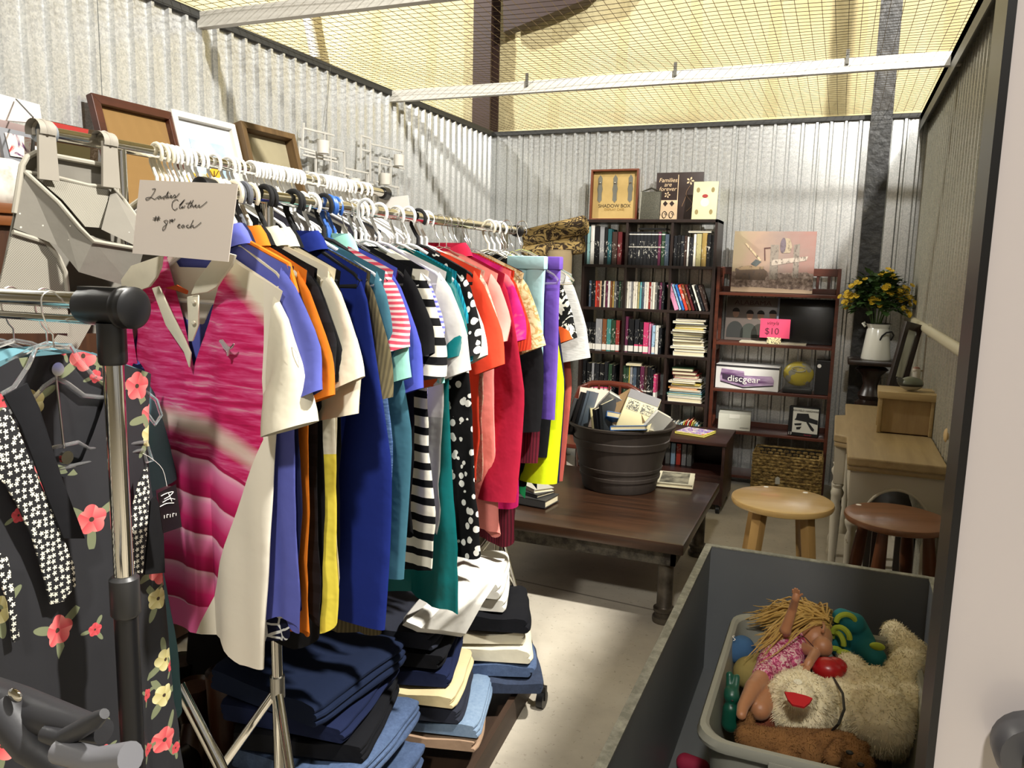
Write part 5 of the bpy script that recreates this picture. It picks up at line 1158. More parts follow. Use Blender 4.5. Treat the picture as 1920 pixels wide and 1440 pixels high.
MB().prism([(.02*math.cos(a), -.012, Hh*.62+.012*math.sin(a)) for a in (2*PI*j/12 for j in range(12))], (0, .002, 0)).build('red_flower', plain('#9c2b2b'), t)
# ---------------------------------------------------------------- spindle back chair, side table, open mahogany shelf
chW = wood('red maple', '#4c1d12', '#66291a', 'x', .35, coat=.3)
t = thing('spindle_chair', 'red brown wooden chair with a curved spindle back behind the tub', 'chair', (-1.33, 4.72, 0))
MB().box(-.21, .21, -.2, .2, .41, .44).build('seat', chW, t, bev=.012)
MB().tube([(-.22, .18, .44), (-.235, .22, .62), (-.20, .235, .72), (-.12, .24, .757), (0, .24, .765), (.12, .24, .757), (.20, .235, .72), (.235, .22, .62), (.22, .18, .44)], [.014, .016, .02, .022, .02, .022, .02, .016, .014], 12).build('back_rail', chW, t)
for x in (-.14, -.07, 0, .07, .14): MB().lathe([(.006, .44), (.009, .5), (.013, .56), (.008, .6), (.013, .66), (.009, .7), (.008, .755)], 12, (x, .22, 0)).build('spindle', chW, t)
for x, y in ((-.17, -.16), (.17, -.16), (-.17, .16), (.17, .16)): MB().lathe([(.012, 0), (.016, .1), (.011, .2), (.02, .28), (.014, .41)], 12, (x, y, 0)).build('leg', chW, t)
sdM = wood('dark cherry laminate', '#26130e', '#3b2019', 'x', .4)
t = thing('side_table', 'dark brown cube side table on casters in front of the bookcase', 'table', (-.80, 5.13, 0))
MB().box(-.235, .235, -.235, .235, .437, .46).build('top', sdM, t, bev=.002)
for x in (-.225, .208): MB().box(x, x+.018, -.22, .22, .055, .437).build('side_panel', sdM, t, bev=.001)
MB().box(-.207, .208, -.19, .22, .225, .243).build('shelf', sdM, t); MB().box(-.207, .208, -.21, -.193, .06, .225).build('front_panel', sdM, t); MB().box(-.207, .208, .205, .22, .06, .437).build('back_panel', sdM, t)
for x in (-.2, .2):
    for y in (-.19, .19): MB().lathe([(.006, -.011), (.026, -.011), (.027, .011), (.006, .011)], 18, (x, y, .027), ax='x').box(x-.015, x+.015, y-.012, y+.012, .03, .056).build('castor', M_['blackplastic'], t)
fb = flatbook('bright purple and yellow picture book lying on the dark side table', at(1304, 812, Z=.463), .2, .19, .014, -.25, '#d8cf5a')
MB().box(-.095, .09, -.09, .09, .014, .0152).build('cover_picture', mat('purple cartoon cover', None, .4, fn=lambda g: g.ramp(g.noise(18, None, 2, .5, 2), [(.4, '#e5d9c8'), (.5, '#6f4fb0'), (.58, '#b9a5d8'), (.66, '#d9684a')])), fb)
random.seed(3)
for i, c in enumerate(('#6a6b68', '#9fc0d8', '#c5402f', '#8a8a8c', '#6a6b68')):
    stand(-.96+i*.035, 5.1, .2435, .03, .14, .1, c, 'small %s book, %s on the inner shelf of the side table' % (NMC[c], ORD[i]), 'book', 'book')

SM = wood('mahogany stain', '#3a1a10', '#5f2d1b', 'x', .38)
SX0, SX1, SY0, SY1 = -.795, .005, 5.68, 5.92
t = thing('open_bookshelf', 'mission style mahogany shelf with slatted upper sides beside the bookcase', 'bookshelf', (-.395, SY0, 0)); O_ = Vector(t.location)
def sb(x0, x1, y0, y1, z0, z1, nm): MB().box(x0-O_.x, x1-O_.x, y0-O_.y, y1-O_.y, z0, z1).build(nm, SM, t, smooth=False, bev=.002)
for x in (SX0, SX1-.022):
    for y in (SY0, SY1-.035): sb(x, x+.022, y, y+.035, 0, 1.538, 'post')
    for z0, z1 in ((1.47, 1.53), (1.34, 1.40), (.95, 1.02), (.64, .69), (.33, .39), (.06, .12)): sb(x+.004, x+.018, SY0+.035, SY1-.035, z0, z1, 'side_rail')
    for y in (SY0+.075, SY0+.13, SY0+.18): sb(x+.006, x+.016, y, y+.014, 1.40, 1.47, 'slat')
for z_ in (1.362, 1.016, .686, .39, .075): sb(SX0+.022, SX1-.022, SY0, SY1, z_-.02, z_, 'shelf')
sb(SX0+.022, SX1-.022, SY1-.02, SY1, 1.485, 1.538, 'back_rail'); sb(SX0+.022, SX1-.022, SY1-.02, SY1, 1.362, 1.40, 'back_rail')
for i in range(10): sb(SX0+.06+i*.073, SX0+.078+i*.073, SY1-.014, SY1-.004, 1.40, 1.485, 'slat')
sb(SX0+.022, SX1-.022, SY1-.02, SY1, .39, .43, 'back_rail')
# painting of an old grindstone and axe
def panel(name, label, cat, px, Y, dep, m_, lean=.05, zb=None):
    tl, tr_, bl = at(*px[0], Y=Y), at(*px[1], Y=Y), at(*px[2], Y=Y); zb = bl.z if zb is None else zb
    Hh = tl.z-zb; W2 = (tr_.x-tl.x)/2
    t = thing(name, label, cat, ((tl.x+tr_.x)/2, Y, zb+.001), (-math.atan2(lean, Hh), 0, 0)); MB().box(-W2, W2, -dep, 0, 0, Hh).build('board', m_, t, bev=.001); return t, W2, Hh
def f_paint(g):
    v, x, y, z = g.xyz(); n = g.noise(6, v, 4, .6); n2 = g.noise(40, v, 4, .7)
    c = g.ramp(g.add(g.mul(g.add(x, .27), 1.2), g.mul(n, .5)), [(.2, '#9c9070'), (.45, '#a58a76'), (.65, '#8f7a70'), (.95, '#95655a')])
    low = g.ramp(n2, [(.35, '#54443c'), (.5, '#7d6a5e'), (.65, '#a8968a')])
    c = g.mix(g.lt(g.add(z, g.mul(n, .1)), .19), c, low); return g.mix(g.lt(g.add(z, g.mul(n, .05)), .055), c, '#b39c82')
t, W2, Hh = panel('canvas_painting', 'unframed painting of an axe in a stump beside a grindstone on the mahogany shelf', 'painting', ((1377, 433), (1532, 432), (1367, 548)), 5.78, .02, mat('oil paint', None, .6, fn=f_paint), .05, 1.363)
def pmat(col):
    k = ('pp', col); c_ = lin(col)
    if k not in _mc: _mc[k] = mat('paint '+col, None, .6, fn=lambda g: g.ramp(g.noise(45, g.scale(g.xyz()[0], (1, 1, .5)), 5, .75), [(.36, '#4a3d36'), (.5, col), (.66, col)]))
    return _mc[k]
def pp(pts, col, dy=.0215, nm='paint_shape'): MB().prism([((a-.5)*2*W2, -dy, (1-b)*Hh) for a, b in pts], (0, .001, 0)).build(nm, pmat(col), t)
pp([(.04, .62), (.12, .58), (.38, .60), (.44, .66), (.42, .80), (.06, .80)], '#5d4a3a', nm='stump'); pp([(.05, .61), (.2, .565), (.4, .58), (.38, .62), (.1, .64)], '#9a8262', .0222, 'stump_top')
pp([(.14, .21), (.16, .20), (.36, .47), (.34, .49)], '#cbb490', .0228, 'axe_handle'); pp([(.29, .46), (.36, .50), (.30, .58), (.23, .54)], '#4c5352', .0232, 'axe_head')
pp([(.46, .22), (.56, .22), (.57, .78), (.47, .78)], '#8b8074', nm='post'); pp([(.74, .22), (.81, .20), (.82, .75), (.75, .75)], '#8b8074', nm='post'); pp([(.48, .47), (.92, .40), (.90, .47), (.49, .56)], '#b7a99a', .0228, 'plank')
pp([(.61+.035*math.cos(a), .23+.125*math.sin(a)) for a in (2*PI*j/20 for j in range(20))], '#6d5f68', .0232, 'grindstone'); pp([(.61, .105), (.69, .12), (.72, .25), (.70, .35), (.61, .355), (.645, .23)], '#a9987f', .0228, 'stone_rim')
pp([(.38, .27), (.46, .26), (.46, .28), (.395, .29), (.41, .48), (.395, .48)], '#54302a', .0228, 'crank')
# records and price card
t, W2, Hh = panel('record_sleeve', 'record sleeve with ALABAMA lettering above four people standing together', 'record', ((1363, 556), (1462, 559), (1360, 636)), 5.86, .006, mat('record sleeve', '#6b625c', .3), .04, 1.017)
text('ALABAMA', .045, facing((0, -.0065, Hh*.87)), plain('#3a1a18', .5), t, sx=1.25)
sk = plain('#9c7a66', .6); hr = plain('#1e1713', .7)
for i, (cx, cz) in enumerate(((-.62, .62), (-.08, .58), (.33, .58), (.78, .60))):
    x, z = cx*W2, cz*Hh
    MB().prism([(x+.058*math.cos(a)-0, -.0075, z-.13+.075*math.sin(a)) for a in (PI*j/10 for j in range(11))]+[(x-.058, -.0075, .02), (x+.058, -.0075, .02)], (0, .001, 0)).build('jacket', plain(['#2b2c29', '#3b4038', '#39352c', '#2a2a2a'][i], .7), t)
    MB().prism([(x+.022*math.cos(a), -.0085, z+.03*math.sin(a)) for a in (2*PI*j/16 for j in range(16))], (0, .001, 0)).build('face', sk, t)
    MB().prism([(x+.026*math.cos(a), -.0092, z+.012+.028*math.sin(a)) for a in (PI*j/10 for j in range(11))], (0, .001, 0)).build('hair', hr, t)
panel('record_sleeve', 'plain black glossy record sleeve filling the far half of the upper shelf', 'record', ((1463, 560), (1570, 562), (1458, 640)), 5.85, .03, plain('#08080a', .25), .03, 1.017)
panel('record_sleeve', 'thin pale edged record sleeve between the lettered one and the black one', 'record', ((1459, 556), (1466, 556), (1455, 640)), 5.83, .004, plain('#6f7480', .3), .03, 1.017)
c_ = at(1453, 613, Y=5.72); t = thing('price_card', 'pink card reading vinyls $10 standing on the upper shelf', 'sign', (c_.x, 5.715, 1.018))
MB().box(-.097, .099, -.001, .001, .04, .172).build('card', plain('#d8456a', .7), t); MB().box(-.045, .045, -.012, .012, 0, .045).build('holder', mat('patterned tape', None, .6, fn=lambda g: g.mix(g.gt(g.noise(120), .56), '#dccf9e', '#3b3a33')), t)
text('vinyls', .036, facing((-.015, -.002, .142)), plain('#5e1830', .6), t, shear=.25); text('$10', .062, facing((-.018, -.002, .085)), plain('#5e1830', .6), t)
flatbook('flat white edged record lying at the front of the upper shelf', (-.40, 5.77, 1.017), .44, .12, .010, 0, '#d5cdb6', 'record_sleeve', None, 'record')
# boxes
def carton(name, label, px, Y, dep, z, m_, rz=0, front=None):
    tl, tr_ = at(*px[0], Y=Y), at(*px[1], Y=Y); Wd = (tr_.x-tl.x); Hh = tl.z-z
    t = thing(name, label, 'box', ((tl.x+tr_.x)/2, Y, z+.001), (0, 0, rz)); MB().box(-Wd/2, Wd/2, 0, dep, 0, Hh).build('carton', m_, t, smooth=False, bev=.002); return t, Wd/2, Hh
t, W2, Hh = carton('product_box', 'long white box picturing a purple and black folding disc holder', ((1343, 682), (1462, 690)), 5.70, .16, .687, plain('#d9d7d3', .5), -.04)
pur = mat('purple print', None, .4, fn=lambda g: g.ramp(g.noise(9, g.scale(g.xyz()[0], (.4, 1, 3)), 3), [(.4, '#5d3a63'), (.6, '#b49bb8')]))
MB().prism([(x*W2, -.0015, z*Hh) for x, z in ((-.82, .82), (-.1, .76), (-.08, .58), (.78, .62), (.86, .45), (.84, .24), (.0, .14), (-.12, .1), (-.84, .3), (-.86, .45))], (0, .001, 0)).build('picture', pur, t)
MB().prism([(x*W2, -.0022, z*Hh) for x, z in ((-.8, .62), (-.1, .52), (-.08, .18), (-.78, .38))], (0, .001, 0)).build('picture', plain('#3b2a42', .5), t)
MB().prism([(x*W2, -.0022, z*Hh) for x, z in ((-.84, .3), (-.1, .1), (.84, .26), (.84, .22), (-.1, .05), (-.84, .26))], (0, .001, 0)).build('picture', plain('#1b171c', .5), t)
text('discgear', .062, facing((-.02, -.003, Hh*.42)), M_['whitepaper'], t, sx=1.1)
MB().box(-W2, W2, -.001, .0, Hh*.9, Hh*.985).build('top_band', plain('#2a282b', .5), t)
c_ = at(1495, 728, Y=5.74); t = thing('toy_pack', 'clear toy package showing a yellow disc game next to the white disc holder box', 'toy', (c_.x, 5.76, .688))
MB().box(-.095, .095, -.06, .06, 0, .035).build('base', plain('#151515', .4), t, bev=.006)
MB().ball((0, 0, .13), (.1, .035, .085), 24, 14).build('disc', mat('yellow toy plastic', None, .35, fn=lambda g: g.mix(g.gt(g.noise(14), .56), '#b5a32c', '#8a8878')), t)
MB().tube([(.045*math.cos(a), -.037, .165+.018*math.sin(a)) for a in [2*PI*i/20 for i in range(21)]], .004, 6).build('ring', plain('#a9a58a', .4), t)
MB().box(-.098, .098, -.055, .055, .035, .22).build('window_pack', mat('thin clear film', '#ffffff', .08, trans=.95, alpha=.35), t, smooth=False)
t, W2, Hh = carton('speaker_box', 'plain black upright box at the end of the second shelf', ((1531, 676), (1561, 678)), 5.72, .13, .687, plain('#0c0c0d', .4))
MB().lathe([(0, 0), (.013, 0), (.013, .001), (0, .001)], 18, (-.03, -.0015, Hh*.84), ax='y').build('dot', M_['whitepaper'], t)
t, W2, Hh = carton('white_box', 'white cardboard box with a tab closure on the third shelf', ((1344, 779), (1405, 784)), 5.60, .2, .391, plain('#c9c8ba', .6), .08)
MB().box(-.035, .035, -.002, .002, Hh-.03, Hh+.001).build('tab', plain('#dad8cc', .6), t); text('KEYBOARD', .012, facing((.07, -.0015, .02)), plain('#4a4a46', .6), t)
t.location.y = 5.70
t, W2, Hh = carton('product_box', 'black and white box picturing a drill hardware set on the third shelf', ((1480, 762), (1537, 768)), 5.71, .06, .391, plain('#121214', .4), -.12)
MB().box(-W2*.72, W2*.97, -.0015, 0, Hh*.12, Hh*.97).build('front_print', plain('#c9c7bb', .5), t)
text('HIGH FIELD HARDWARE', .019, facing((W2*.1, -.0025, Hh*.88)), plain('#23221f', .5), t, sx=.9)
for pts in (((-.5, .62), (-.45, .78), (.3, .8), (.4, .66), (.95, .6), (.95, .45), (.4, .5), (-.6, .55)), ((.2, .5), (.32, .52), (.75, .28), (.7, .2), (.55, .24)), ((-.6, .42), (-.1, .46), (-.15, .38), (-.55, .36)), ((-.45, .3), (-.1, .34), (-.2, .24), (-.42, .22))):
    MB().prism([(a*W2, -.003, b*Hh) for a, b in pts], (0, .001, 0)).build('picture', plain('#17171a', .5), t)
text('13', .026, facing((-W2*.85, -.0025, Hh*.07)), M_['whitepaper'], t); text('PIECE SET', .012, facing((W2*.35, -.0025, Hh*.055)), plain('#b03a4a'), t)
# wicker basket
wk = mat('seagrass weave', None, .85, fn=lambda g: g.ramp(g.noise(8, g.scale(g.xyz()[0], (4, 4, 9)), 3), [(.35, '#5e4a29'), (.52, '#a1854d'), (.68, '#c4a96c')]), bump=(9, 1, .01, (5, 5, 12)))
t = thing('wicker_basket', 'rectangular woven seagrass basket under the mahogany shelf', 'basket', (-.235, 5.60, 0.002))
bk = MB()
def wall_weave(x0, x1, y0, y1):
    n = 12
    for k in range(n):
        z = .03+k*.0215; pts = []
        m_ = 20
        for i in range(m_+1):
            f_ = i/m_; off = .007*(1 if (i+k) % 2 else -1)
            x = x0+(x1-x0)*f_; y = y0+(y1-y0)*f_
            nx, ny = (y1-y0), -(x1-x0); l_ = math.hypot(nx, ny); pts.append((x+nx/l_*off, y+ny/l_*off, z))
        bk.tube(pts, .0105, 6)
for a, b in (((-.21, -.13), (.21, -.13)), ((.21, -.13), (.21, .15)), ((.21, .15), (-.21, .15)), ((-.21, .15), (-.21, -.13))): wall_weave(a[0], b[0], a[1], b[1])
bk.build('body', wk, t); MB().box(-.2, .2, -.12, .14, .0, .02).build('base', wk, t)
MB().tube([(-.218, -.135, .29), (.218, -.135, .285), (.218, .155, .29), (-.218, .155, .29), (-.218, -.135, .29)], .007, 8).build('rim', wk, t)
MB().box(-.205, .205, .146, .152, .03, .28).build('dark_sheet', plain('#14110d'), t)  # near-black sheet for the dark inside of the basket
MB().prism([(x, -.146, z) for x, z in ((-.065, .10), (-.035, .10), (-.035, .14), (-.05, .152), (-.065, .14))], (0, .001, 0)).build('tag', plain('#b9b6a8', .7), t)

# ---------------------------------------------------------------- plant in a white enamel pitcher on a turned pedestal
dkW = wood('black walnut', '#140c08', '#26160e', 'z', .35)
t = thing('pedestal_stand', 'dark turned wood pedestal stand under the white pitcher in the corner', 'stand', (.235, 5.6, 0))
MB().lathe([(0, 0), (.15, 0), (.15, .03), (.09, .06), (.06, .12), (.05, .3), (.07, .45), (.08, .55), (.062, .6), (.085, .64), (.09, .68), (.062, .70), (.075, .73), (.06, .76), (.045, .8), (.06, .86), (.10, .90), (.06, .93), (0, .93)], 32).build('post', dkW, t)
MB().box(-.15, .15, -.13, .13, .93, .965).build('top', dkW, t, bev=.012)
enam = mat('white enamel', '#d9d8cc', .22, coat=.5); blkE = plain('#17171a', .3)
t = thing('enamel_pitcher', 'white enamel jug with a black curved handle holding yellow flowers', 'pitcher', (.25, 5.6, .966))
MB().lathe([(0, 0), (.087, 0), (.089, .004), (.066, .19), (.062, .2), (.075, .23), (.073, .23), (.058, .2), (.062, .18), (.083, .008), (0, .008)], 44).build('body', enam, t)
MB().tube([(-.078*1, -.0, .232), (-.095, 0, .226), (-.078, -.02, .21)], [.01, .006, .008], 10).build('spout', enam, t)
MB().tube([(.012, -.066, .125), (.022, -.085, .155), (.045, -.098, .18), (.075, -.085, .185), (.09, -.06, .165), (.078, -.03, .13)], .0055, 10).build('handle', blkE, t)
MB().lathe([(.075, -.002), (.0765, .0), (.075, .002), (.0735, 0)], 40, (0, 0, .23)).build('rim', blkE, t)
pl = thing('flowering_plant', 'bushy chrysanthemum with small yellow blooms and dark green leaves in the enamel jug', 'plant', (.235, 5.6, 1.1))
random.seed(21); lv = MB(); stm = MB(); tips = []
leafM = mat('chrysanthemum leaf', None, .55, fn=lambda g: g.mix(g.noise(12), '#26401c', '#3d5a26'))
def leaf(mb, p, d, sz):
    d = d.normalized(); s_ = d.cross(Vector((0, 0, 1))); s_ = s_.normalized() if s_.length > .01 else Vector((1, 0, 0)); n = s_.cross(d)
    out = [(0, 0), (.25, .18), (.4, .42), (.5, .25), (.68, .38), (.8, .16), (1, 0), (.8, -.16), (.68, -.38), (.5, -.25), (.4, -.42), (.25, -.18)]
    mb.add([p+d*a*sz+s_*b*sz+n*(-.25*a*a*sz+.12*abs(b)*sz) for a, b in out], [tuple(range(12))])
for i in range(640):
    a = random.uniform(0, 2*PI); el = math.asin(random.uniform(-.35, .98)); r = random.uniform(.55, 1)
    p = Vector((.185*r*math.cos(a)*math.cos(el), .14*r*math.sin(a)*math.cos(el), .23+.19*r*math.sin(el)))
    leaf(lv, p, Vector((p.x, p.y, .08+random.uniform(-.12, .05))), random.uniform(.045, .075))
for i in range(14):
    a = 2*PI*i/14; q = Vector((.13*math.cos(a), .10*math.sin(a), .3)); stm.tube([(0, 0, .0), q*.4+Vector((0, 0, .06)), q], .003, 5)
lv.build('foliage', leafM, pl, smooth=False); stm.build('stems', plain('#3f5526'), pl)
fm = MB()
for k in range(11):
    a = 2*PI*k/11; fm.prism([(r*math.cos(a+b), r*math.sin(a+b), .002+.004*(r > .01)) for r, b in ((.003, 0), (.011, -.25), (.0135, 0), (.011, .25))], (0, 0, .001))
fm.ball((0, 0, .003), (.0045, .0045, .003), 8, 5)
flM = mat('yellow petals', '#d9b62c', .6); fme = None
for i in range(95):
    cl = random.choice(((-.17, -.06, .25), (-.14, -.09, .31), (-.06, -.12, .25), (-.02, -.12, .22), (.05, -.1, .30), (.1, -.09, .27), (.15, -.08, .18), (.02, -.06, .39), (.06, -.05, .38), (-.1, -.04, .35), (.13, -.06, .30), (.17, -.05, .24), (-.19, -.03, .20)))
    p = Vector(cl)+Vector((random.gauss(0, .022), random.gauss(0, .012), random.gauss(0, .018))); d = Vector((p.x*.8, -.14, p.z-.12)); ro = d.to_track_quat('Z', 'Y').to_euler()
    if fme is None: o = fm.build('flower_head', flM, pl, smooth=False); fme = o.data
    else: o = bpy.data.objects.new('flower_head', fme); COL.objects.link(o); o.parent = pl
    o.location = p*1.04; o.scale = (1.35,)*3; o.rotation_euler = ro

# ---------------------------------------------------------------- dressing desk along the shaded wall
oak = wood('limed oak', '#8a7550', '#a08a62', 'y', .5); crP = mat('distressed cream paint', None, .55, fn=lambda g: g.mix(g.gt(g.noise(7, None, 6, .75), .66), '#b3ab98', '#8f836c'))
t = thing('writing_desk', 'cream painted desk with a limed oak breakfront top and arched apron by the far wall', 'desk', (.27, 4.2, 0)); DO = Vector(t.location)
tpv = [(.084, 3.47), (.450, 3.47), (.450, 4.94), (.084, 4.94), (.084, 4.53), (.030, 4.50), (.030, 3.95), (.084, 3.92)]
MB().prism([(x-DO.x, y-DO.y, .725) for x, y in tpv], (0, 0, .035)).build('top', oak, t, smooth=False, bev=.006)
MB().prism([(x*.985+.004-DO.x, (y-4.2)*.985, .70) for x, y in tpv], (0, 0, .026)).build('top_moulding', oak, t, smooth=False, bev=.008)
arch = [(.105, .70), (.105, .50), (.165, .50)]+[(.285-.12*math.cos(a), .50+.135*math.sin(a)) for a in (PI*j/16 for j in range(17))]+[(.405, .50), (.45, .50), (.45, .70)]
MB().prism([(x-DO.x, 3.50-DO.y, z) for x, z in arch], (0, .018, 0)).build('end_apron', crP, t, smooth=False)
MB().tube([(.285-DO.x-.122*math.cos(a), 3.497-DO.y, .50+.137*math.sin(a)) for a in (PI*j/16 for j in range(17))], .006, 8).build('arch_bead', crP, t)
for y0, y1, x in ((3.52, 3.97, .10), (3.97, 4.48, .05), (4.48, 4.92, .10)): MB().box(x-DO.x, x+.018-DO.x, y0-DO.y, y1-DO.y, .56, .70).build('front_apron', crP, t)
for x, y in ((.125, 3.53), (.412, 3.53), (.065, 3.99), (.065, 4.46), (.125, 4.89), (.412, 4.89)):
    MB().box(x-.024-DO.x, x+.024-DO.x, y-.024-DO.y, y+.024-DO.y, .52, .70).lathe([(.020, 0), (.026, .02), (.018, .05), (.024, .08), (.024, .1), (.017, .12), (.023, .38), (.025, .40), (.016, .43), (.028, .46), (.03, .475), (.02, .495), (.026, .51), (.022, .52)], 20, (x-DO.x, y-DO.y, 0)).build('leg', crP, t)
# dark stool legs seen under the desk, basket box and duck on top
t = thing('bench', 'dark backless bench tucked under the desk', 'bench', (.31, 4.1, 0))
MB().box(-.09, .09, -.3, .3, .38, .42).build('seat', dkW, t, bev=.006)
for x in (-.07, .07):
    for y in (-.27, .27): MB().box(x-.018, x+.018, y-.018, y+.018, 0, .38).build('leg', dkW, t, bev=.002)
cane = mat('woven cane', None, .8, fn=lambda g: g.mix(g.noise(40, g.scale(g.xyz()[0], (1, 1, .15)), 3), '#a68c60', '#846a47'), bump=(50, .5, .003, (1, 1, .2)))
bam = wood('bamboo trim', '#927b50', '#ae9668', 'x', .5)
t = thing('lidded_box', 'square woven cane box with a wooden lid on the desk, under the duck', 'box', (.335, 4.18, .7625), (0, 0, -.03))
MB().box(-.108, .108, -.09, .11, .003, .165).build('body', cane, t, smooth=False, bev=.003)
for x, y in ((-.11, -.092), (.11, -.092), (-.11, .112), (.11, .112)): MB().box(x-.008, x+.008, y-.008, y+.008, 0, .165).build('corner_post', bam, t, bev=.002)
MB().box(-.125, .125, -.108, .128, .165, .198).build('lid', bam, t, bev=.003)
t = thing('duck_figurine', 'small painted wooden duck with a grey green back and white neck on the cane box', 'figurine', (.35, 4.16, .962), (0, 0, .4))
MB().ball((0, 0, .035), (.055, .042, .034), 28, 18).build('body', mat('duck paint', None, .4, fn=lambda g: g.mix(g.gt(g.xyz()[3], .024), '#a59f90', g.mix(g.gt(g.xyz()[3], .034), '#25241f', '#5c6050'))), t)
MB().tube([(.02, 0, .055), (.022, 0, .075), (.02, 0, .092), (.02, 0, .106)], [.02, .017, .018, .014], 16).build('neck', plain('#a9a396', .6), t)
MB().ball((.018, 0, .1), (.019, .016, .017), 18, 12).build('head', mat('duck crown', None, .5, fn=lambda g: g.mix(g.gt(g.xyz()[3], .107), '#b0a99b', '#7a5548')), t)
MB().ball((.04, 0, .097), (.012, .007, .004), 12, 8).build('beak', plain('#7a6a4a', .5), t)
MB().tube([(-.045, 0, .04), (-.06, 0, .05), (-.07, 0, .06)], [.02, .012, .004], 10).build('tail', plain('#3f4038', .5), t)
# dark frame leaning at the wall behind the box
t = thing('mirror_frame', 'narrow dark wood frame with a pale centre leaning on the wall behind the cane box', 'mirror', (.30, 4.72, .7615), (0, math.radians(12), math.radians(35)))
for x0, x1, z0, z1 in ((-.055, -.028, 0, .50), (.028, .055, 0, .50), (-.028, .028, .46, .50), (-.028, .028, 0, .20)): MB().box(x0, x1, -.012, .012, z0, z1).build('frame_rail', dkW, t, bev=.002)
MB().box(-.028, .028, -.003, .003, .20, .46).build('mirror', mat('dim mirror', '#b9b8a8', .15, .7), t)
ft = MB().lathe([(0, 0), (.012, 0), (.012, .008), (0, .008)], 16)
solo(MB().ball((0, 0, 0), (.012, .03, .03), 14, 10), 'wall_disc', plain('#b79c6c', .6), 'small tan round knob on the wall just beyond the desk top corner', 'knob', loc=(.452, 3.62, .86))

# ---------------------------------------------------------------- two stools
def stool(label, loc, seatM, legM, round_, R=.195, H=.62, rz=0, n=4, rl=.02):
    t = thing('stool', label, 'stool', loc, (0, 0, rz))
    MB().lathe([(0, H-.03), (R-.02, H-.03), (R-.004, H-.024), (R, H-.012), (R-.003, H-.003), (R-.012, H), (0, H)], 56).build('seat', seatM, t)
    for k in range(n):
        a = PI/4+2*PI*k/n; top = Vector((.62*R*math.cos(a), .62*R*math.sin(a), H-.03)); bot = Vector((1.02*R*math.cos(a), 1.02*R*math.sin(a), 0))
        if round_: MB().tube([bot, bot+(top-bot)*.3, bot+(top-bot)*.75, top], [.013, .02, .025, .018], 18).build('leg', legM, t)
        else:
            d = (top-bot); s_ = Vector((-math.sin(a), math.cos(a), 0))*.019; u = Vector((math.cos(a), math.sin(a), 0))*.017
            MB().loft([[bot+s_*f+u*g_ for f, g_ in ((1, 1), (-1, 1), (-1, -1), (1, -1))], [top+s_*f*1.15+u*g_*1.15 for f, g_ in ((1, 1), (-1, 1), (-1, -1), (1, -1))]]).build('leg', legM, t, bev=.005)
    for k in range(n):
        a = PI/4+2*PI*k/n; b_ = a+2*PI/n; q = .92*R; z = .17+.05*(k % 2)
        MB().tube([(q*math.cos(a), q*math.sin(a), z), (q*math.cos(b_), q*math.sin(b_), z)], .009, 10).build('stretcher', legM, t)
    for dx, dy in ((-.05, .16), (.10, .12)) if not round_ else ((-.09, .13),):
        MB().lathe([(0, 0), (.010, 0), (.010, .0007), (0, .0007)], 14, (dx, dy, H)).build('sticker', M_['whitepaper'], t)
    return t
lp = wood('golden pine', '#b08e55', '#c8a76c', 'x', .3, 9, .3); lpl = wood('golden pine leg', '#967444', '#ae8b54', 'z', .35, 9)
dw = wood('walnut stool', '#64402a', '#84583a', 'x', .35, 9, .2); dwl = wood('walnut stool leg', '#482817', '#6b3f25', 'z', .35, 9)
stool('round golden pine stool with square legs behind the grey bin', (-.145, 3.215, 0), lp, lpl, False, rz=.15)
stool('round walnut brown stool with turned legs in front of the desk', (.262, 3.17, 0), dw, dwl, True, R=.182, rz=.35)
# ---------------------------------------------------------------- grey wooden bin, tote and toys
gpM = mat('grey paint', None, .5, fn=lambda g: g.mix(g.noise(5), '#5f6265', '#6b6e70')); edM = mat('worn grey edge', None, .7, fn=lambda g: g.ramp(g.noise(25, None, 4, .7), [(.4, '#77776c'), (.6, '#98978a'), (.75, '#b5b2a2')]))
t = thing('display_bin', 'large grey painted wooden bin with worn pale edges holding a tub of toys', 'bin', (0, 2.0, 0))
zt = .5; YB0, YB1 = -.95, .90
for nm, a in (('side_panel', (-.385, -.365, YB0, YB1)), ('side_panel', (.355, .375, YB0, YB1)), ('back_panel', (-.365, .355, YB1-.02, YB1)), ('front_panel', (-.365, .355, YB0, YB0+.02))):
    MB().box(a[0], a[1], a[2], a[3], .02, zt-.004).build(nm, gpM, t, smooth=False)
MB().box(-.385, .375, YB0, YB1, 0, .02).build('bottom', gpM, t, smooth=False)
for a in ((-.387, -.362, YB0, YB1), (.352, .377, YB0, YB1), (-.362, .352, YB1-.022, YB1+.002), (-.362, .352, YB0-.002, YB0+.022)): MB().box(a[0], a[1], a[2], a[3], zt-.004, zt).build('rim', edM, t, smooth=False)
toteM = mat('grey translucent polyethylene', '#8f8f84', .42)
def rr(x0, x1, y0, y1, r, z, n=6):
    out = []
    for cx, cy, a0 in ((x1-r, y1-r, 0), (x0+r, y1-r, 90), (x0+r, y0+r, 180), (x1-r, y0+r, 270)):
        for k in range(n+1): a = math.radians(a0+90*k/n); out.append((cx+r*math.cos(a), cy+r*math.sin(a), z))
    return out
t = thing('storage_tote', 'grey plastic storage tote full of soft toys inside the grey bin', 'tub', (.03, 2.22, .021))
A_ = (-.275, .278, -.40, .40)
def rg_(ins, z, r=.08): return rr(A_[0]+ins, A_[1]-ins, A_[2]+ins, A_[3]-ins, r, z)
MB().loft([rg_(.06, 0), rg_(.055, .004), rg_(.022, .33), rg_(.0, .335), rg_(-.002, .345), rg_(.004, .36), rg_(.016, .362), rg_(.024, .355), rg_(.062, .01), rg_(.07, .008)]).build('body', toteM, t)
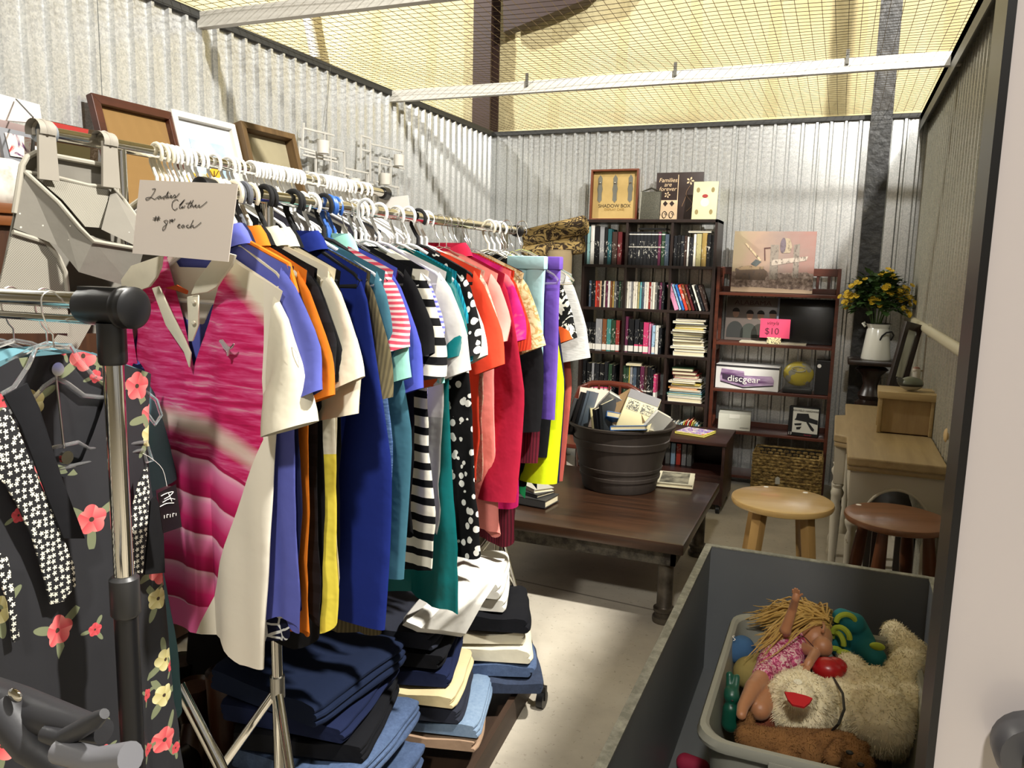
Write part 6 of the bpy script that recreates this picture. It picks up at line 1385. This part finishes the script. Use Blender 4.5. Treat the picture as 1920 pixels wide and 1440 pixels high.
MB().box(-.10, .10, -.405, -.385, .30, .345).build('handle', toteM, t, bev=.006)

def fuse(parts, name, m_, parent=None, vox=.006, sm=6, fur=0, flen=.012, seed=1, noise=0.0):
    """parts: list of (p0, p1, r0, r1) capsules joined into one continuous skin"""
    mb = MB()
    for p0, p1, r0, r1 in parts:
        p0, p1 = Vector(p0), Vector(p1); n = max(6, int((p1-p0).length/(.25*min(r0, r1))))
        for i in range(n+1):
            f_ = i/n; mb.ball(p0.lerp(p1, f_), r0+(r1-r0)*f_, 14, 9)
    o = mb.build('tmp', m_); md = o.modifiers.new('r', 'REMESH'); md.mode = 'VOXEL'; md.voxel_size = vox
    md = o.modifiers.new('s', 'SMOOTH'); md.iterations = sm; md.factor = .6
    bpy.context.view_layer.update(); me = bpy.data.meshes.new_from_object(o.evaluated_get(bpy.context.evaluated_depsgraph_get())); bpy.data.objects.remove(o)
    for p in me.polygons: p.use_smooth = True
    if noise:
        for v in me.vertices: v.co += v.normal*noise*mn.noise(v.co*38)
    if fur:
        random.seed(seed); vs = [tuple(v.co) for v in me.vertices]; fs = [tuple(p.vertices) for p in me.polygons]; nv = [v.normal.copy() for v in me.vertices]; base = list(me.vertices)
        for k in range(fur):
            i = random.randrange(len(base)); p = base[i].co; n = nv[i]; d = (n*.8+Vector((random.uniform(-.6, .6), random.uniform(-.6, .6), random.uniform(-.8, .2)))).normalized()
            s_ = d.cross(Vector((random.random(), random.random(), random.random()))).normalized()*flen*.09; c = Vector((random.uniform(-.004, .004),)*3); q = len(vs)
            L = flen*random.uniform(.6, 1.2); m1 = p+d*L*.55; e = p+d*L+Vector((0, 0, -L*.25))
            vs += [tuple(p-s_), tuple(p+s_), tuple(m1+s_*.6), tuple(e), tuple(m1-s_*.6)]; fs.append((q, q+1, q+2, q+3, q+4))
        me2 = bpy.data.meshes.new(name); me2.from_pydata(vs, [], fs); me = me2
        for p in me.polygons: p.use_smooth = True
    me.materials.clear(); me.materials.append(m_)
    o = bpy.data.objects.new(name, me); COL.objects.link(o)
    if parent: o.parent = parent
    return o
def P(x, y, z): return at(x, y, Z=z)
# big cream bear
bc = P(1600, 1330, .30); bt = thing('teddy_bear', 'big shaggy cream teddy bear with a red felt mouth lying in the tote', 'stuffed animal', bc)
def q_(x, y, z): return P(x, y, z)-bc
furM = mat('cream plush', None, .95, fn=lambda g: g.mix(g.noise(30, None, 4, .7), '#f0e6c8', '#d9caa0'), sheen=.3)
fuse([(q_(1500, 1325, .30), q_(1500, 1325, .31), .098, .098), (q_(1498, 1312, .345), q_(1496, 1310, .37), .052, .045), (q_(1500, 1275, .33), q_(1500, 1256, .36), .03, .016),
      (q_(1570, 1335, .28), q_(1680, 1345, .28), .092, .11), (q_(1640, 1310, .31), q_(1650, 1350, .31), .09, .09), (q_(1620, 1290, .34), q_(1592, 1250, .36), .052, .040),
      (q_(1680, 1300, .33), q_(1712, 1230, .36), .06, .052), (q_(1712, 1235, .36), q_(1675, 1185, .385), .052, .036)], 'body', furM, bt, .007, 5, 15000, .012, 4, .004)
def disc_up(p, pts, th, name, m_, par):
    n = Vector((0, -.28, .96)).normalized(); u = Vector((1, 0, 0)); v = n.cross(u)
    MB().prism([p+u*a+v*b for a, b in pts], n*th).build(name, m_, par)
disc_up(q_(1496, 1314, .418), [(-.034, .016), (-.01, .02), (.02, .018), (.034, .014), (.028, -.004), (.016, -.022), (-.012, -.022), (-.024, -.008)], .006, 'mouth', mat('red felt', '#b3161c', .9), bt)
disc_up(q_(1496, 1281, .412), [(.011*math.cos(a), .009*math.sin(a)) for a in (2*PI*j/14 for j in range(14))], .006, 'button_eye', plain('#e5dfc8', .3), bt)
MB().tube([q_(1562, 1270, .36), q_(1580, 1300, .395), q_(1583, 1330, .395), q_(1572, 1358, .375), q_(1552, 1378, .33)], .0035, 8).build('neck_cord', M_['ink'], bt)
# orange brown dog
fc = P(1500, 1400, .28); dg = thing('plush_dog', 'orange brown plush dog lying along the near edge of the tote', 'stuffed animal', fc)
def d_(x, y, z): return P(x, y, z)-fc
ogM = mat('caramel plush', None, .95, fn=lambda g: g.mix(g.noise(40, None, 4, .7), '#8f6536', '#6a4626'))
fuse([(d_(1400, 1380, .30), d_(1470, 1405, .29), .030, .05), (d_(1470, 1405, .28), d_(1560, 1410, .28), .055, .055), (d_(1560, 1405, .3), d_(1598, 1420, .32), .05, .034), (d_(1598, 1420, .32), d_(1620, 1432, .31), .034, .026),
      (d_(1400, 1345, .31), d_(1402, 1380, .3), .02, .026), (d_(1540, 1385, .33), d_(1590, 1392, .33), .02, .026), (d_(1572, 1398, .345), d_(1560, 1420, .34), .018, .022), (d_(1604, 1408, .335), d_(1618, 1402, .32), .016, .018), (d_(1470, 1420, .30), d_(1490, 1436, .29), .028, .022)], 'body', ogM, dg, .006, 6, 9000, .007, 6)
for x, y in ((1593, 1411), (1614, 1434)): MB().ball(d_(x, y, .362 if x < 1600 else .345), (.009, .007, .005), 12, 8).build('nose', M_['ink'], dg)
# doll
dc = P(1460, 1225, .36); dl = thing('doll', 'blonde doll in a pink flowered sleeveless suit with one arm raised out of the tote', 'doll', dc)
def o_(x, y, z): return P(x, y, z)-dc
skin = mat('doll vinyl', '#a8734f', .45, sheen=.1)
def rz_(x, y, z): return o_(x, y, z)
fuse([(rz_(1470, 1195, .37), rz_(1455, 1245, .35), .040, .046), (rz_(1490, 1195, .38), rz_(1515, 1200, .39), .022, .02), (rz_(1528, 1198, .39), rz_(1532, 1194, .39), .046, .046), (rz_(1542, 1212, .40), rz_(1546, 1216, .395), .03, .024),
      (rz_(1470, 1192, .38), rz_(1473, 1180, .45), .021, .017), (rz_(1473, 1180, .45), rz_(1487, 1140, .52), .016, .013), (rz_(1487, 1140, .52), rz_(1492, 1122, .56), .013, .011), (rz_(1492, 1122, .56), rz_(1493, 1116, .57), .013, .011),
      (rz_(1505, 1215, .38), rz_(1528, 1225, .40), .018, .016), (rz_(1528, 1225, .4), rz_(1517, 1242, .40), .015, .013), (rz_(1517, 1242, .4), rz_(1513, 1250, .39), .014, .012),
      (rz_(1440, 1255, .35), rz_(1412, 1290, .36), .028, .024), (rz_(1412, 1290, .36), rz_(1393, 1325, .35), .023, .016), (rz_(1393, 1325, .35), rz_(1390, 1340, .345), .016, .014),
      (rz_(1470, 1265, .33), rz_(1425, 1330, .32), .028, .03)], 'body', skin, dl, .0035, 5)
def finger(a, b, r=.0035): MB().tube([a, a.lerp(b, .5)+Vector((0, 0, .001)), b], [r, r, r*.8], 8).build('finger', skin, dl)
hb = rz_(1493, 1116, .57)
for k, (dx, dz) in enumerate(((-.009, .012), (-.004, .017), (.001, .016), (.006, .012))): finger(hb+Vector((dx, -.002, .006)), hb+Vector((dx*1.1, -.006, .006+dz)))
finger(hb+Vector((.008, -.004, .0)), hb+Vector((.017, -.008, .010)))
for k in range(4): hb2 = rz_(1513+3*k-5, 1250, .395); finger(hb2, hb2+Vector((.001*k-.002, -.012, -.006)))
hb2 = rz_(1508, 1246, .40); finger(hb2, hb2+Vector((-.009, -.008, 0)))
suit = mat('pink flowered cotton', None, .85, fn=lambda g: g.ramp(g.noise(75, None, 3, .6, 1.5), [(.38, '#8f2a50'), (.46, '#c75f86'), (.54, '#d9c2b8'), (.64, '#a04a78')], 'CONSTANT'))
fuse([(rz_(1472, 1200, .372), rz_(1452, 1248, .352), .046, .053), (rz_(1440, 1252, .35), rz_(1430, 1268, .355), .036, .031), (rz_(1490, 1205, .372), rz_(1476, 1240, .355), .042, .048)], 'suit', suit, dl, .004, 5)
hm = MB(); random.seed(12); hc = rz_(1528, 1188, .40)
for i in range(420):
    a = random.uniform(2.0, 6.2) if i % 3 else random.uniform(0, 6.28); s0 = hc+Vector((.044*math.cos(a)*random.uniform(.2, 1), .04*abs(math.sin(a))+.006, .02+.028*random.random()))
    tx, ty = random.choice(((1420, 1160), (1440, 1190), (1425, 1215), (1450, 1150), (1470, 1160), (1555, 1175), (1500, 1150), (1520, 1150)))
    e = rz_(tx+random.gauss(0, 12), ty+random.gauss(0, 10), .37+random.uniform(-.03, .03)); mid = s0.lerp(e, .5)+Vector((random.gauss(0, .012), random.gauss(.01, .01), random.uniform(.01, .04)))
    hm.tube([s0, s0.lerp(mid, .5)+Vector((0, .005, .012)), mid, mid.lerp(e, .6)+Vector((random.gauss(0, .006), 0, -.006)), e], [.0025, .003, .003, .002, .0008], 5)
hm.ball(hc+Vector((-.002, .012, .0)), (.05, .042, .044), 20, 14)
hm.build('hair', mat('blonde doll hair', None, .4, fn=lambda g: g.mix(g.noise(60, None, 3), '#c9a560', '#9b7838')), dl)
MB().tube([rz_(1543, 1168+0, .435), rz_(1546, 1176, .44), rz_(1543, 1184, .438)], .005, 8).build('ear', skin, dl)
MB().ball(rz_(1541, 1178, .43), (.006, .004, .004), 10, 8).build('eye', plain('#2a1c14', .2), dl)
MB().tube([rz_(1490, 1187, .412), rz_(1510, 1196, .42), rz_(1525, 1212, .41)], .0015, 6).build('strap', plain('#3a1520'), dl)
# caterpillar / worm toy
wc = P(1600, 1200, .36); wm = thing('plush_caterpillar', 'curled teal plush caterpillar with lime green bands beside the doll', 'stuffed animal', wc)
def w_(x, y, z): return P(x, y, z)-wc
teal = mat('teal plush', '#0f6a70', .85, bump=(60, .2, .002)); lime = mat('lime felt', '#9aa832', .9)
fuse([(w_(1570, 1205, .35), w_(1580, 1175, .38), .03, .03), (w_(1580, 1172, .39), w_(1578, 1158, .42), .03, .028), (w_(1578, 1158, .42), w_(1602, 1170, .42), .03, .034), (w_(1602, 1170, .41), w_(1616, 1205, .36), .036, .042), (w_(1612, 1210, .35), w_(1640, 1235, .35), .042, .036), (w_(1575, 1215, .33), w_(1610, 1225, .33), .03, .034)], 'body', teal, wm, .005, 4)
for a, b, dx in ((w_(1584, 1150, .452), w_(1590, 1160, .452), 0), (w_(1572, 1184, .42), w_(1584, 1176, .424), 0), (w_(1564, 1195, .392), w_(1580, 1186, .405), 0), (w_(1561, 1212, .37), w_(1566, 1225, .362), 0)):
    c = (a+b)/2; d = (b-a).normalized(); pts = [c+Vector((d.y, -d.x, 0)).normalized()*.028*math.cos(t_)+Vector((0, -.03*0, .030))*math.sin(t_)*.9-Vector((0, 0, .022)) for t_ in [PI*i/10 for i in range(11)]]
    MB().tube(pts, .0085, 8).build('band', lime, wm)
for x, y in ((1645, 1212), (1583, 1225)): MB().ball(w_(x, y, .40 if x > 1600 else .385), (.022, .010, .012), 14, 10).build('foot', lime, wm)
# red heart, blue hat, bunny, tan plush
rc = P(1552, 1254, .37)
solo(MB().ball((0, 0, 0), (.045, .036, .032), 24, 16).ball((.02, .012, .004), (.034, .03, .028), 20, 12), 'plush_heart', mat('red satin', '#a01018', .3), 'shiny red satin heart cushion tucked between the doll and the cream bear', 'stuffed heart', loc=rc)
hc_ = P(1388, 1222, .34); ht = thing('cap', 'small blue cloth cap with white stitched lettering by the doll hair', 'cap', hc_)
fuse([((-.012, 0, 0), (.004, .004, .01), .038, .040), ((.03, .012, .002), (.05, .016, -.006), .022, .012)], 'crown', mat('blue fleece', '#33587f', .9, bump=(80, .2, .001)), ht, .004, 4)
strokes([[(-.02+.005*math.sin(i*1.6), -.020+.006*i) for i in range(5)]], .0012, lambda a, b: Vector((a, b-.012, .052-abs(b)*.25)), 'lettering', M_['whitepaper'], ht)
bn_ = P(1368, 1330, .29); bu = thing('bunny_toy', 'mint green rubber bunny with tall ears standing against the tote wall', 'toy', bn_)
def b_(x, y, z): return P(x, y, z)-bn_
mint = mat('mint rubber', None, .35, fn=lambda g: g.mix(g.gt(g.add(g.xyz()[2], g.mul(g.noise(20), .02)), .0), '#0f4a3a', g.mix(g.gt(g.noise(24), .5), '#3f8a6a', '#4c9a7c')))
fuse([(b_(1368, 1265, .40), b_(1368, 1285, .375), .010, .011), (b_(1382, 1270, .395), b_(1379, 1288, .375), .009, .011), (b_(1372, 1305, .355), b_(1372, 1300, .36), .022, .022), (b_(1370, 1330, .32), b_(1370, 1355, .28), .022, .026)], 'body', mint, bu, .0035, 4)
MB().ball(b_(1373, 1314, .372), (.004, .003, .003), 10, 6).build('eye', M_['ink'], bu)
tc = P(1405, 1262, .30)
o = fuse([(Vector((0, 0, 0)), Vector((.03, .03, .01)), .05, .045)], 'plush_pillow', mat('khaki plush', '#8f7f48', .95), None, .005, 4); o.location = tc
tag(o, 'khaki yellow plush toy mostly covered by the doll', 'stuffed animal')
tc = P(1425, 1345, .27)
o = fuse([(Vector((0, 0, 0)), Vector((.03, .01, .02)), .05, .05), (Vector((-.02, 0, 0)), Vector((-.02, .04, .05)), .02, .03)], 'plush_monkey', mat('russet plush', '#7a3f28', .95), None, .005, 4, 3000, .007, 3); o.location = tc
tag(o, 'russet brown plush toy squeezed under the bear head', 'stuffed animal')
o = fuse([(Vector((0, 0, 0)), Vector((.05, .0, .0)), .028, .022)], 'plush_ball', mat('crimson plush', '#8f1236', .8), None, .004, 3); o.location = P(1285, 1430, .05)
tag(o, 'small crimson toy lying in the bottom of the grey bin', 'toy')
for i, (x, y, z, r, c, nm) in enumerate(((.12, 2.3, .13, .12, '#4a4038', 'dark brown'), (.0, 2.05, .12, .10, '#5a5a60', 'slate grey'), (-.08, 2.4, .14, .11, '#3c3126', 'umber'), (.15, 2.02, .12, .1, '#2b2420', 'blackish'))):
    solo(MB().ball((0, 0, 0), (r, r, r*.9), 20, 14), 'plush_toy', plain(c, .95), nm+' soft toy buried beneath the others at the bottom of the tote', 'stuffed animal', loc=(x, y, z), group=nm+' toys under the pile')
